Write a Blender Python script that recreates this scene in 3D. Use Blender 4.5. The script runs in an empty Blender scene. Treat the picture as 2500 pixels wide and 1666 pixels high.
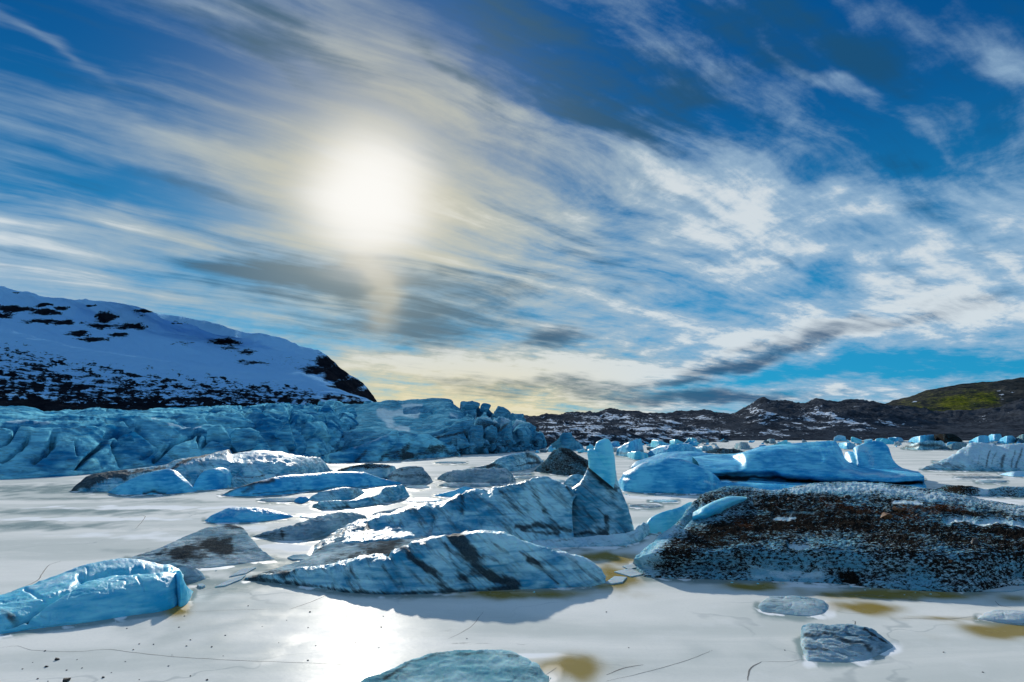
import bpy, bmesh, math, random
import numpy as np

# ------------------------------------------------------------------ camera, sky, sun, exposure
scene = bpy.context.scene
C = scene.collection
R = math.radians
H = 7.0                      # eye height above the lagoon, metres
F = 1667.0                   # focal length in photo pixels (24 mm on a 36 mm sensor)
HOR = 1056.0                 # horizon row in the photo
TH = math.atan((HOR - 833.0) / F)
CT, ST = math.cos(TH), math.sin(TH)

cam_d = bpy.data.cameras.new('camera')
cam_d.sensor_width = 36.0
cam_d.lens = 36.0 * F / 2500.0
cam_d.clip_end = 20000.0
cam_d.clip_start = 0.1
cam = bpy.data.objects.new('camera', cam_d)
cam.location = (0, 0, H)
cam.rotation_euler = (math.pi / 2 + TH, 0, 0)
C.objects.link(cam)
scene.camera = cam

def raydir(px, py):
    """world direction of a photo pixel from the standpoint"""
    xc = (np.asarray(px, float) - 1250.0) / F
    yc = -(np.asarray(py, float) - 833.0) / F
    return xc, CT - yc * ST, ST + yc * CT

def azel(px, py):
    x, y, z = raydir(px, py)
    return float(math.atan2(x, y)), float(math.asin(z / math.sqrt(x * x + y * y + z * z)))

SUN_AZ, SUN_EL = azel(905, 480)

scene.view_settings.view_transform = 'Standard'
scene.view_settings.look = 'None'
scene.view_settings.exposure = 0.42
scene.view_settings.gamma = 1.0
scene.render.engine = 'CYCLES'
scene.cycles.use_denoising = True
scene.cycles.use_adaptive_sampling = True
scene.cycles.adaptive_threshold = 0.02
scene.cycles.adaptive_min_samples = 12
scene.cycles.max_bounces = 5
scene.cycles.diffuse_bounces = 3
scene.cycles.glossy_bounces = 2
scene.cycles.sample_clamp_indirect = 6.0

sun_d = bpy.data.lights.new('sun', 'SUN')
sun_d.energy = 3.7
sun_d.angle = R(1.2)
sun_d.color = (1.0, 0.93, 0.82)
sun = bpy.data.objects.new('sun', sun_d)
sun.rotation_euler = (math.pi / 2 - SUN_EL, 0, math.pi - SUN_AZ)
C.objects.link(sun)

class NT:
    """small helper to write node trees as expressions"""
    def __init__(self, tree):
        self.t = tree; self.n = tree.nodes; self.l = tree.links
    def new(self, typ, **kw):
        nd = self.n.new(typ)
        for k, v in kw.items(): setattr(nd, k, v)
        return nd
    def put(self, sock, v):
        if isinstance(v, bpy.types.NodeSocket): self.l.new(v, sock)
        elif v is not None: sock.default_value = v
    def m(self, op, a, b=None, c=None, clamp=False):
        nd = self.new('ShaderNodeMath', operation=op, use_clamp=clamp)
        self.put(nd.inputs[0], a); self.put(nd.inputs[1], b); self.put(nd.inputs[2], c)
        return nd.outputs[0]
    def add(self, a, b): return self.m('ADD', a, b)
    def sub(self, a, b): return self.m('SUBTRACT', a, b)
    def mul(self, a, b): return self.m('MULTIPLY', a, b)
    def mad(self, a, b, c): return self.m('MULTIPLY_ADD', a, b, c)
    def sstep(self, v, lo, hi, olo=0.0, ohi=1.0, kind='SMOOTHSTEP'):
        nd = self.new('ShaderNodeMapRange', interpolation_type=kind)
        self.put(nd.inputs[0], v); self.put(nd.inputs[1], lo); self.put(nd.inputs[2], hi)
        self.put(nd.inputs[3], olo); self.put(nd.inputs[4], ohi)
        return nd.outputs[0]
    def vec(self, x, y, z):
        nd = self.new('ShaderNodeCombineXYZ')
        for i, v in enumerate((x, y, z)): self.put(nd.inputs[i], v)
        return nd.outputs[0]
    def sep(self, v):
        nd = self.new('ShaderNodeSeparateXYZ'); self.l.new(v, nd.inputs[0]); return nd.outputs
    def vmul(self, v, s):
        nd = self.new('ShaderNodeVectorMath', operation='MULTIPLY')
        self.l.new(v, nd.inputs[0]); nd.inputs[1].default_value = s; return nd.outputs[0]
    def noise(self, v, scale, detail=4, rough=0.55, dist=0.0, color=False, dim='3D'):
        nd = self.new('ShaderNodeTexNoise', noise_dimensions=dim)
        self.l.new(v, nd.inputs['Vector'])
        nd.inputs['Scale'].default_value = scale; nd.inputs['Detail'].default_value = detail
        nd.inputs['Roughness'].default_value = rough; nd.inputs['Distortion'].default_value = dist
        return nd.outputs['Color' if color else 'Fac']
    def mix(self, f, a, b, mode='MIX'):
        nd = self.new('ShaderNodeMix', data_type='RGBA', blend_type=mode)
        self.put(nd.inputs[0], f)
        for s, v in ((nd.inputs[6], a), (nd.inputs[7], b)):
            if isinstance(v, tuple): v = tuple(v) + (1.0,) * (4 - len(v))
            self.put(s, v)
        return nd.outputs[2]
    def attr(self, name):
        return self.new('ShaderNodeAttribute', attribute_name=name).outputs['Fac']

# ---- the sky: clear Nishita sky with cirrus, a low cloud bank and the veiled sun's aureole
world = bpy.data.worlds.new('World'); scene.world = world
world.use_nodes = True
world.node_tree.nodes.clear()
world.cycles.sampling_method = 'MANUAL'; world.cycles.sample_map_resolution = 512
w = NT(world.node_tree)
geo = w.new('ShaderNodeTexCoord').outputs['Generated']
sx, sy, sz = w.sep(geo)
az = w.m('ARCTAN2', sx, sy)
el = w.m('ARCSINE', sz)
sky = w.new('ShaderNodeTexSky', sky_type='NISHITA')
sky.sun_disc = False; sky.sun_elevation = SUN_EL; sky.sun_rotation = SUN_AZ
sky.air_density = 1.0; sky.dust_density = 0.3; sky.ozone_density = 2.0
# high cirrus lies on a plane: parallel fibres that run to a vanishing point right of the view
inv = w.m('DIVIDE', 1.0, w.add(w.m('MAXIMUM', sz, 0.0), 0.10))
cx, cy = w.mul(sx, inv), w.mul(sy, inv)
A = R(50)
al = w.add(w.mul(cx, math.sin(A)), w.mul(cy, math.cos(A)))
ac = w.sub(w.mul(cx, math.cos(A)), w.mul(cy, math.sin(A)))
def n2d(x, y, off, scale, detail, rough, dist=0.0, color=False):
    return w.noise(w.vec(w.add(x, off), y, 0.0), scale, detail, rough, dist, color, '2D')
wx, wy, wz = w.sep(n2d(al, ac, 0.0, 0.9, 2, 0.5, 0, True))
al2 = w.mad(w.sub(wx, 0.5), 0.45, al)
ac2 = w.mad(w.sub(wy, 0.5), 0.30, ac)
fib = n2d(w.mul(al2, 0.62), w.mul(ac2, 2.3), 3.1, 1.2, 5, 0.60)
puff = n2d(w.mul(al2, 1.7), w.mul(ac2, 2.6), 7.7, 2.2, 6, 0.66)
strk = n2d(w.mul(al2, 0.8), w.mul(ac2, 6.5), 21.0, 1.3, 4, 0.55)
# the low bank is seen edge-on: wide flat noise in azimuth and height
bank = n2d(w.mul(az, 5.0), w.mul(el, 24.0), 0.3, 1.5, 5, 0.62)
dwx, dwy, dwz = w.sep(n2d(w.mul(az, 4.0), w.mul(el, 8.0), 5.0, 1.6, 3, 0.55, 0, True))
uw = w.mad(w.sub(dwx, 0.5), 0.10, az)
vw = w.mad(w.sub(dwy, 0.5), 0.055, el)
_rot = {}
def rotated(ang):
    if ang not in _rot:
        c, s = math.cos(R(ang)), -math.sin(R(ang))
        _rot[ang] = w.vec(w.mad(uw, c, w.mul(vw, s)), w.mad(uw, -s, w.mul(vw, c)), 0.0)
    return _rot[ang]

def stroke(acc, px, py, a, b, ang, amp):
    """a soft elongated patch of cloud at a place in the sky, added to acc"""
    ang = round(ang / 10) * 10
    u0, v0 = azel(px, py)
    c, s = math.cos(R(ang)), -math.sin(R(ang))
    a, b = a / F, b / F
    p0, q0 = u0 * c + v0 * s, -u0 * s + v0 * c
    nd = w.new('ShaderNodeVectorMath', operation='MULTIPLY_ADD')
    w.l.new(rotated(ang), nd.inputs[0]); nd.inputs[1].default_value = (1 / a, 1 / b, 0); nd.inputs[2].default_value = (-p0 / a, -q0 / b, 0)
    d = w.new('ShaderNodeVectorMath', operation='DOT_PRODUCT')
    w.l.new(nd.outputs[0], d.inputs[0]); w.l.new(nd.outputs[0], d.inputs[1])
    return w.mad(w.m('POWER', 0.3679, d.outputs['Value']), amp, acc)

def total(base, items):
    acc = base
    for it in sorted(items, key=lambda i: round(i[4] / 10)): acc = stroke(acc, *it)
    return acc

WHITE = [  # thickness of the bright cirrus: x, y, half length, half width, tilt, amount
    (905, 500, 470, 210, 8, .42), (980, 240, 330, 50, 22, .30), (95, 92, 130, 14, 20, .40), (330, 300, 260, 50, 14, .30),
    (500, 370, 260, 60, 14, .26), (60, 310, 150, 30, 12, .20), (360, 575, 300, 24, 9, .34), (60, 580, 190, 50, 4, .42),
    (230, 690, 420, 80, 8, .46), (1640, 420, 190, 70, 28, .48), (1830, 500, 240, 70, 28, .34), (1780, 590, 420, 150, 18, .34),
    (2130, 640, 380, 150, 8, .34), (2330, 740, 320, 100, 2, .34), (2000, 185, 140, 20, 42, .50), (2425, 175, 75, 40, 62, .36),
    (2240, 310, 50, 26, 40, .34), (1930, 440, 250, 26, 32, .36), (1440, 640, 300, 150, 32, .36), (1600, 205, 60, 14, 20, .26),
    (1150, 900, 420, 34, 2, .95), (1500, 915, 260, 26, -4, .6), (1650, 880, 330, 34, -10, .60), (1300, 830, 170, 60, -12, .52), (1920, 810, 420, 44, -4, .40),
    (1250, 1000, 480, 44, 0, .6), (2050, 955, 260, 22, 4, .46), (1150, 950, 300, 40, 0, .30), (2440, 560, 260, 120, 10, .22),
    # clear gaps, and one broad thinning that offsets the raised cloud base
    (1500, 255, 340, 62, 22, -.42), (2050, 120, 280, 110, 30, -.34), (2140, 400, 240, 70, 30, -.36), (420, 505, 190, 34, 13, -.40),
    (150, 190, 260, 60, 14, -.30), (1965, 705, 150, 46, -8, -.62), (1635, 868, 90, 26, 0, -.80), (2230, 895, 420, 26, -4, -.75),
    (640, 680, 260, 34, 5, -.50), (960, 800, 300, 46, 0, -.30), (2330, 880, 300, 30, -4, -.3),
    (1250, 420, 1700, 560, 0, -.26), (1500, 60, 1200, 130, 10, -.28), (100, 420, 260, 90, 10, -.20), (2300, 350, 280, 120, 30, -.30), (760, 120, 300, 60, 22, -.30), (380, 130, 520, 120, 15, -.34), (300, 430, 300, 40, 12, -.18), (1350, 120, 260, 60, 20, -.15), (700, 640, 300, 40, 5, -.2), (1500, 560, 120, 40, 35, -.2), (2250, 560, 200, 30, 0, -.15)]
GREY = [   # shaded undersides
    (1000, 790, 260, 70, 0, .85), (780, 690, 240, 40, 4, .6), (1180, 690, 160, 40, 5, .45), (1385, 820, 80, 34, 0, .85), (2080, 805, 360, 26, -13, .58), (1800, 882, 140, 15, -11, .65),
    (1340, 945, 270, 26, 0, .65), (1740, 972, 230, 17, -2, .95), (1450, 275, 230, 50, 24, .60), (690, 60, 260, 44, 24, .50),
    (760, 672, 260, 34, 5, .65), (1660, 248, 90, 30, 15, .60), (1560, 330, 60, 20, 20, .3), (1650, 930, 90, 12, -3, .6), (2000, 120, 200, 60, 20, .35),
    (1450, 620, 140, 60, 35, .3), (1250, 60, 320, 60, 20, .7), (1800, 60, 200, 60, 20, .55), (1130, 180, 200, 24, 28, .6), (1750, 170, 160, 40, 25, .5), (2150, 140, 120, 70, 30, .5), (640, 140, 160, 24, 22, .4), (2200, 420, 160, 30, 30, .3), (450, 450, 120, 24, 14, .35)]
dens = total(0.42, WHITE)  # base cloud raised to brighten shade from the unseen sky, thinned within the view
dens = w.mad(w.sub(fib, 0.5), 1.7, dens)
hi_ = w.sstep(el, R(4), R(15))
dens = w.mad(w.sub(strk, 0.5), w.mul(hi_, 0.9), dens)
dens = w.mad(w.sub(puff, 0.5), w.sstep(az, R(-15), R(12), 0.5, 1.5), dens)
cumu = n2d(w.mul(az, 16.0), w.mul(el, 34.0), 2.3, 1.4, 5, 0.6, 0.2)
lowm = w.sstep(el, R(13), R(5))
dens = w.mad(w.mul(w.sub(cumu, 0.5), lowm), 1.0, dens)
dens = w.mad(w.mul(w.sub(bank, 0.5), lowm), 1.3, dens)
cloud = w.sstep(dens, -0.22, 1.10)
grey = total(-0.08, GREY)
grey = w.mad(w.sub(bank, 0.5), 0.6, grey)
grey = w.mad(w.sub(strk, 0.5), w.mad(hi_, -1.2, -0.25), grey)
grey = w.mad(w.sub(puff, 0.5), -0.5, grey)
grey = w.sstep(grey, 0.05, 0.85)
# angle from the sun
sd = (math.sin(SUN_AZ) * math.cos(SUN_EL), math.cos(SUN_AZ) * math.cos(SUN_EL), math.sin(SUN_EL))
dt = w.new('ShaderNodeVectorMath', operation='DOT_PRODUCT')
w.l.new(geo, dt.inputs[0]); dt.inputs[1].default_value = sd
ang = w.m('ARCCOSINE', w.m('MINIMUM', dt.outputs['Value'], 0.99999))
angw = w.mad(w.sub(fib, 0.5), 0.05, ang)
near = w.m('POWER', 2.718, w.mul(w.m('POWER', w.m('DIVIDE', angw, 0.31), 2.0), -1.0))
aure = w.m('POWER', 2.718, w.mul(w.m('POWER', w.m('DIVIDE', angw, 0.165), 2.0), -1.0))
core = w.m('POWER', 2.718, w.mul(w.m('POWER', w.m('DIVIDE', angw, 0.090), 3.6), -1.0))
lowwarm = w.mul(w.sstep(el, R(12), R(2)), w.sstep(az, R(20), R(-2)))
lowgold = w.mul(w.sstep(el, R(8), R(1)), w.sstep(az, R(14), R(-4)))
warm = w.m('MAXIMUM', w.mul(near, 0.95), lowwarm)
clear = w.mix(1.0, w.mix(1.0, sky.outputs[0], (0.1, 0.1, 0.1), 'MULTIPLY'), (0.04, 0.42, 0.80), 'MULTIPLY')
clear = w.mix(0.78, clear, w.mix(w.sstep(el, R(0), R(30)), (0.012, 0.22, 0.40), (0.0003, 0.050, 0.170)))
ccol = w.mix(warm, (0.25, 0.37, 0.49), (0.47, 0.435, 0.295))
ccol = w.mix(w.mul(w.sstep(dens, 0.75, 1.3), 0.7), ccol, (0.62, 0.64, 0.63))
ccol = w.mix(w.mul(lowgold, 0.75), ccol, (0.66, 0.55, 0.29))
gcol = w.mix(warm, (0.008, 0.060, 0.140), (0.075, 0.130, 0.155))
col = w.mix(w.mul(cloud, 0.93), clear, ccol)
col = w.mix(w.mul(grey, 0.9), col, gcol)
pil = w.sstep(stroke(0.0, 915, 690, 55, 130, 0, 1.0), 0.0, 1.0)
col = w.mix(w.mul(pil, 0.55), col, (0.55, 0.50, 0.38))
glow = w.mul(aure, w.sub(1.0, w.mul(grey, 0.5)))
col = w.mix(w.mul(glow, 0.8), col, (0.50, 0.475, 0.38))
col = w.mix(core, col, (0.73, 0.72, 0.69))
bg = w.new('ShaderNodeBackground')
w.l.new(col, bg.inputs[0]); bg.inputs[1].default_value = 1.0
out = w.new('ShaderNodeOutputWorld'); w.l.new(bg.outputs[0], out.inputs[0])
# ------------------------------------------------------------------ numpy tools
_rs = np.random.RandomState(7)
_perm = np.concatenate([_rs.permutation(512)] * 3)
_grad = _rs.normal(size=(512, 3)); _grad /= np.linalg.norm(_grad, axis=1)[:, None]

def perlin(p):
    i = np.floor(p).astype(np.int64); f = p - i; i &= 511
    u = f * f * f * (f * (f * 6 - 15) + 10)
    r = 0.0
    for dx in (0, 1):
        wx_ = u[:, 0] if dx else 1 - u[:, 0]
        for dy in (0, 1):
            wy_ = u[:, 1] if dy else 1 - u[:, 1]
            for dz in (0, 1):
                wz_ = u[:, 2] if dz else 1 - u[:, 2]
                h = _perm[_perm[_perm[(i[:, 0] + dx) & 511] + ((i[:, 1] + dy) & 511)] + ((i[:, 2] + dz) & 511)]
                g = _grad[h]
                d = g[:, 0] * (f[:, 0] - dx) + g[:, 1] * (f[:, 1] - dy) + g[:, 2] * (f[:, 2] - dz)
                r = r + wx_ * wy_ * wz_ * d
    return r * 1.6

def fbm(p, octv=4, gain=0.5):
    a, s, r = 1.0, 0.0, 0.0
    for k in range(octv):
        r = r + a * perlin(p * 2.03 ** k + 17.3 * k); s += a; a *= gain
    return r / s

def ridged(p, octv=4, gain=0.5):
    a, s, r = 1.0, 0.0, 0.0
    for k in range(octv):
        r = r + a * (1 - 2 * np.abs(perlin(p * 2.03 ** k + 9.1 * k))); s += a; a *= gain
    return r / s

def sm(x, lo, hi):
    t = np.clip((x - lo) / (hi - lo), 0, 1); return t * t * (3 - 2 * t)

def P(s):
    return np.array([[float(v) for v in q.split(',')] for q in s.split()])

def pchip(x, y, xn):
    x = np.asarray(x, float); y = np.asarray(y, float)
    o = np.argsort(x, kind='stable'); x, y = x[o], y[o]
    k = np.concatenate([[True], np.diff(x) > 1e-6]); x, y = x[k], y[k]
    if len(x) == 1: return np.full_like(xn, y[0])
    h = np.diff(x); d = np.diff(y) / h
    m = np.zeros_like(x)
    if len(x) > 2:
        ok = d[:-1] * d[1:] > 0
        w1 = 2 * h[1:] + h[:-1]; w2 = h[1:] + 2 * h[:-1]
        with np.errstate(all='ignore'):
            mm = (w1 + w2) / (w1 / d[:-1] + w2 / d[1:])
        m[1:-1] = np.where(ok, mm, 0)
    m[0] = d[0]; m[-1] = d[-1]
    xn_ = np.clip(xn, x[0], x[-1])
    j = np.clip(np.searchsorted(x, xn_) - 1, 0, len(h) - 1)
    t = (xn_ - x[j]) / h[j]
    return ((2*t**3-3*t**2+1)*y[j] + (t**3-2*t**2+t)*h[j]*m[j] + (-2*t**3+3*t**2)*y[j+1] + (t**3-t**2)*h[j]*m[j+1])

def depth(gy):
    """distance along the lagoon of a point on its surface, from its photo row"""
    _, dy, dz = raydir(0, gy); return -H * dy / dz

def at(px, py, Y):
    """point on the ray of a pixel at ground distance Y"""
    dx, dy, dz = raydir(px, py); t = Y / dy
    return np.stack([dx * t, np.broadcast_to(np.asarray(Y, float), np.shape(t * dx)), H + dz * t], -1)

def project(v):
    dy = v[:, 1]; dz = v[:, 2] - H
    fw = dy * CT + dz * ST; up = -dy * ST + dz * CT
    fw = np.where(np.abs(fw) < 1e-3, 1e-3, fw)
    return 1250 + F * v[:, 0] / fw, 833 - F * up / fw

def seg_dist(qx, qy, poly):
    d = np.full(qx.shape, 1e9)
    for (x0, y0), (x1, y1) in zip(poly[:-1, :2], poly[1:, :2]):
        ex, ey = x1 - x0, y1 - y0
        t = np.clip(((qx - x0) * ex + (qy - y0) * ey) / (ex * ex + ey * ey + 1e-9), 0, 1)
        d = np.minimum(d, np.hypot(qx - x0 - t * ex, qy - y0 - t * ey))
    return d

def grid_normals(V):
    du = np.gradient(V, axis=1); dv = np.gradient(V, axis=0)
    n = np.cross(du, dv)
    n /= np.linalg.norm(n, axis=-1, keepdims=True) + 1e-9
    return n

def make_mesh(name, verts, faces, mat, attrs=None, smooth=True):
    me = bpy.data.meshes.new(name)
    verts = np.ascontiguousarray(verts, np.float32)
    faces = np.ascontiguousarray(faces, np.int32)
    nf, k = faces.shape
    me.vertices.add(len(verts)); me.vertices.foreach_set('co', verts.ravel())
    me.loops.add(nf * k); me.loops.foreach_set('vertex_index', faces.ravel())
    me.polygons.add(nf); me.polygons.foreach_set('loop_start', np.arange(0, nf * k, k, dtype=np.int32))
    me.polygons.foreach_set('use_smooth', np.full(nf, smooth, bool))
    me.update(calc_edges=True)
    for a, v in (attrs or {}).items():
        at_ = me.attributes.new(a, 'FLOAT', 'POINT')
        at_.data.foreach_set('value', np.ascontiguousarray(v, np.float32).ravel())
    me.materials.append(mat)
    return me

def grid_faces(nv, nu):
    i = np.arange(nv * nu).reshape(nv, nu)
    return np.stack([i[:-1, :-1], i[:-1, 1:], i[1:, 1:], i[1:, :-1]], -1).reshape(-1, 4)

def tag(o, label=None, cat=None, group=None, kind=None):
    for k, v in (('label', label), ('category', cat), ('group', group), ('kind', kind)):
        if v: o[k] = v
    return o

def link(name, me, parent=None, origin=None):
    o = bpy.data.objects.new(name, me); C.objects.link(o)
    if origin is not None: o.location = origin
    if parent is not None:
        o.parent = parent
        if origin is not None: o.location = np.asarray(origin) - np.asarray(parent.location)
    return o

def empty(name, loc):
    o = bpy.data.objects.new(name, None); C.objects.link(o); o.location = loc
    o.empty_display_size = 0.5
    return o

def finish(name, V, mat, parent=None, disp=None, carve=(), dirt=(), base_dirt=0.0, frost=0.0, grit=0.0, rust=(), gritmap=None,
           frostmap=(), seed=0.0, jitter=1.0, cleanmap=()):
    """sculpt a lofted grid (cracks and relief), give it its dirt (a few strokes are painted shade), frost and grit, link it"""
    n = grid_normals(V); nv, nu = V.shape[:2]
    if np.nanmean(n[..., 2]) < 0: n = -n
    v = V.reshape(-1, 3); nn = n.reshape(-1, 3)
    px, py = project(v)
    pxs = F / np.maximum(v[:, 1], 1.0)           # pixels per metre at each vertex
    wob = fbm(np.stack([px * 0.02, py * 0.02, np.full_like(px, seed)], 1), 3)
    wob2 = fbm(np.stack([px * 0.02 + 40, py * 0.02, np.full_like(px, seed)], 1), 3)
    off = np.zeros(len(v))
    if disp is not None: off = off + disp(v, nn)
    for poly, wd, dp in carve:
        d = seg_dist(px + wob * wd * 1.5, py + wob2 * wd * 1.5, P(poly))
        off -= dp * np.exp(-(d / wd) ** 2)
    keep = sm(v[:, 2], -0.15, 0.25)
    v = v + nn * (off * keep)[:, None]
    def mp(items, b):
        acc = np.full(len(v), float(b))
        for poly, wd, am in items:
            q = P(poly)
            if len(q) == 1: q = np.repeat(q, 2, 0) + np.array([[0, 0], [.1, 0]])
            d = seg_dist(px + wob * (wd * 1.1 + 5) * jitter, py + wob2 * (wd * 1.1 + 5) * jitter, q)
            acc = acc + am * np.exp(-(d / wd) ** 2)
        return acc
    at_ = {'dirt': mp(dirt, base_dirt) - (mp(cleanmap, 0) if len(cleanmap) else 0), 'frost': mp(frostmap, frost),
           'grit': mp(gritmap, grit) if gritmap else np.full(len(v), grit)}
    if len(rust): at_['rust'] = mp(rust, 0.0)
    g = v[v[:, 2] < 0.5]
    org = np.array([v[:, 0].mean(), v[:, 1].mean(), 0.0]) if parent is None else np.array([v[:, 0].mean(), v[:, 1].mean(), 0.0])
    me = make_mesh(name, v - org, grid_faces(nv, nu), mat, at_)
    return link(name, me, parent, org)

def cells(p):
    """nearest two jittered points and a random number per cell"""
    i = np.floor(p).astype(np.int64); f1 = np.full(len(p), 9.0); f2 = np.full(len(p), 9.0); rid_ = np.zeros(len(p))
    for dx in (-1, 0, 1):
        for dy in (-1, 0, 1):
            for dz in (-1, 0, 1):
                c = i + np.array([dx, dy, dz])
                h = _perm[_perm[_perm[c[:, 0] & 511] + (c[:, 1] & 511)] + (c[:, 2] & 511)]
                d = np.linalg.norm(c + .5 + .42 * _grad[h] - p, axis=1)
                nr_ = d < f1
                f2 = np.where(nr_, f1, np.minimum(f2, d)); rid_ = np.where(nr_, (_perm[h + 77] & 511) / 511.0, rid_); f1 = np.minimum(f1, d)
    return f1, f2, rid_

def rough(amp=0.08, fr=1.2, rid=0.0, rfr=0.6, flute=0.0, ffr=1.2, strata=0.0, sfr=4.0, tilt=(0.0, 0.0), seed=0.0, octv=4, crack=0.03, cf=0.4):
    """relief: soft lumps, ridges, vertical melt flutes, tilted strata"""
    def f(v, n):
        o = amp * fbm(v * fr + seed, octv)
        if crack:
            q = fbm(v * np.array([cf, cf, cf * .6]) + seed + 31, 3)
            o = o - crack * np.exp(-(q / .022) ** 2) - crack * .6 * np.exp(-(fbm(v * cf * 2.3 + seed + 71, 2) / .025) ** 2)
        if rid: o = o + rid * ridged(v * rfr + seed + 5, 4)
        if flute: o = o + flute * ridged(np.stack([v[:, 0] * ffr, v[:, 1] * ffr * 0.5, v[:, 2] * ffr * 0.12], 1) + seed, 3)
        if strata:
            s = v[:, 2] + tilt[0] * v[:, 0] + tilt[1] * v[:, 1] + 0.25 * fbm(v * 0.7 + seed, 3)
            o = o + strata * ridged(np.stack([s * sfr, v[:, 0] * 0.15, v[:, 1] * 0.15], 1) + seed, 3)
        return o
    return f

def loft(rows, nu, nv_per=6, arc=False, mats=None, back=1.0, foot=True, backrows=True, tip=0.02):
    """rows of photo points (px, py, distance) from the waterline up to the crest -> grid of world points,
    closed at the back with its own slope"""
    res = []
    for r in rows:
        r = np.asarray(r, float)
        if arc:
            d = np.concatenate([[0], np.cumsum(np.hypot(*np.diff(r[:, :2], axis=0).T))]); t = d / d[-1]
        else:
            t = (r[:, 0] - r[0, 0]) / (r[-1, 0] - r[0, 0])
        u = np.linspace(0, 1, nu)
        res.append(np.stack([at(pchip(t, r[:, 0], u), pchip(t, r[:, 1], u), pchip(t, r[:, 2], u))], 0)[0])
    res = np.array(res)                                       # (R, nu, 3)
    if foot:
        f0 = res[0].copy(); f0[:, 2] = -0.5
        res = np.concatenate([f0[None], res])
    if backrows:
        c = res[-1]; h = np.maximum(c[:, 2], 0.05)[:, None]
        outw = c * np.array([1, 1, 0]); outw = outw / np.linalg.norm(outw, axis=1, keepdims=True)
        b1 = c + outw * h * back * 0.18 + np.array([0, 0, -1]) * h * 0.10
        b2 = c + outw * h * back * 0.60 + np.array([0, 0, -1]) * h * 0.55
        b3 = c + outw * h * back * 1.00; b3[:, 2] = -0.5
        res = np.concatenate([res, b1[None], b2[None], b3[None]])
    Rn = len(res); t = np.arange(Rn); tn = np.linspace(0, Rn - 1, (Rn - 1) * nv_per + 1)
    V = np.empty((len(tn), nu, 3))
    flat = res.reshape(Rn, -1)
    # vectorised monotone cubic across rows
    h_ = 1.0; d = np.diff(flat, axis=0); m = np.zeros_like(flat)
    ok = d[:-1] * d[1:] > 0
    with np.errstate(all='ignore'):
        mm = 2 * d[:-1] * d[1:] / (d[:-1] + d[1:])
    m[1:-1] = np.where(ok, mm, 0); m[0] = d[0]; m[-1] = d[-1]
    j = np.clip(np.floor(tn).astype(int), 0, Rn - 2); s = (tn - j)[:, None]
    out_ = (2*s**3-3*s**2+1)*flat[j] + (s**3-2*s**2+s)*m[j] + (-2*s**3+3*s**2)*flat[j+1] + (s**3-s**2)*m[j+1]
    return out_.reshape(len(tn), nu, 3)

RIMS = []
def body(front, crest, s=0.7, a=1.5, b=0.85, back=1.2, nu=None, nf=22, nb=12, end=0.06):
    """an iceberg from its waterline and its crest line; s = set-back of the crest per metre of height"""
    f, c = P(front), P(crest)
    RIMS.append(f)
    x0 = min(f[0, 0], c[0, 0]); x1 = max(f[-1, 0], c[-1, 0])
    nu = nu or int(np.clip((x1 - x0) / 1.6, 24, 420))
    x = np.linspace(x0, x1, nu)
    fy = pchip(f[:, 0], f[:, 1], x); cy_ = pchip(c[:, 0], c[:, 1], x)
    tp = np.clip(np.minimum(x - x0, x1 - x) / (end * (x1 - x0) + 1e-6), 0, 1) ** 0.5
    cy_ = fy - np.maximum(fy - cy_, 0.3) * tp
    Yf = depth(fy)
    _, dy, dz = raydir(x, cy_); m = dz / dy
    zc = np.maximum((H + Yf * m) / (1 - s * m), 0.01)
    Yc = Yf + s * zc
    pf = at(x, fy, Yf); pc = at(x, cy_, Yc)
    rows = [pf + np.array([0, 0, -0.5])]
    for t in np.linspace(0, 1, nf):
        q = pf + (pc - pf) * (t ** a); q[:, 2] = pc[:, 2] * (1 - (1 - t) ** (1 / b)) if b < 1 else pc[:, 2] * t ** b
        rows.append(q)
    ow = pc * np.array([1, 1, 0]); ow /= np.linalg.norm(ow, axis=1, keepdims=True)
    dist = (back * zc + 0.4)[:, None]
    for t in np.linspace(0, 1, nb)[1:]:
        q = pc + ow * dist * t; q[:, 2] = pc[:, 2] * (1 - t ** 1.7) - 0.5 * t ** 6
        rows.append(q)
    return np.array(rows)

# ------------------------------------------------------------------ materials
def new_mat(name):
    m = bpy.data.materials.new(name); m.use_nodes = True
    m.node_tree.nodes.clear()
    n = NT(m.node_tree)
    bs = n.new('ShaderNodeBsdfPrincipled'); o = n.new('ShaderNodeOutputMaterial')
    n.l.new(bs.outputs[0], o.inputs[0])
    return m, n, bs

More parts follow.
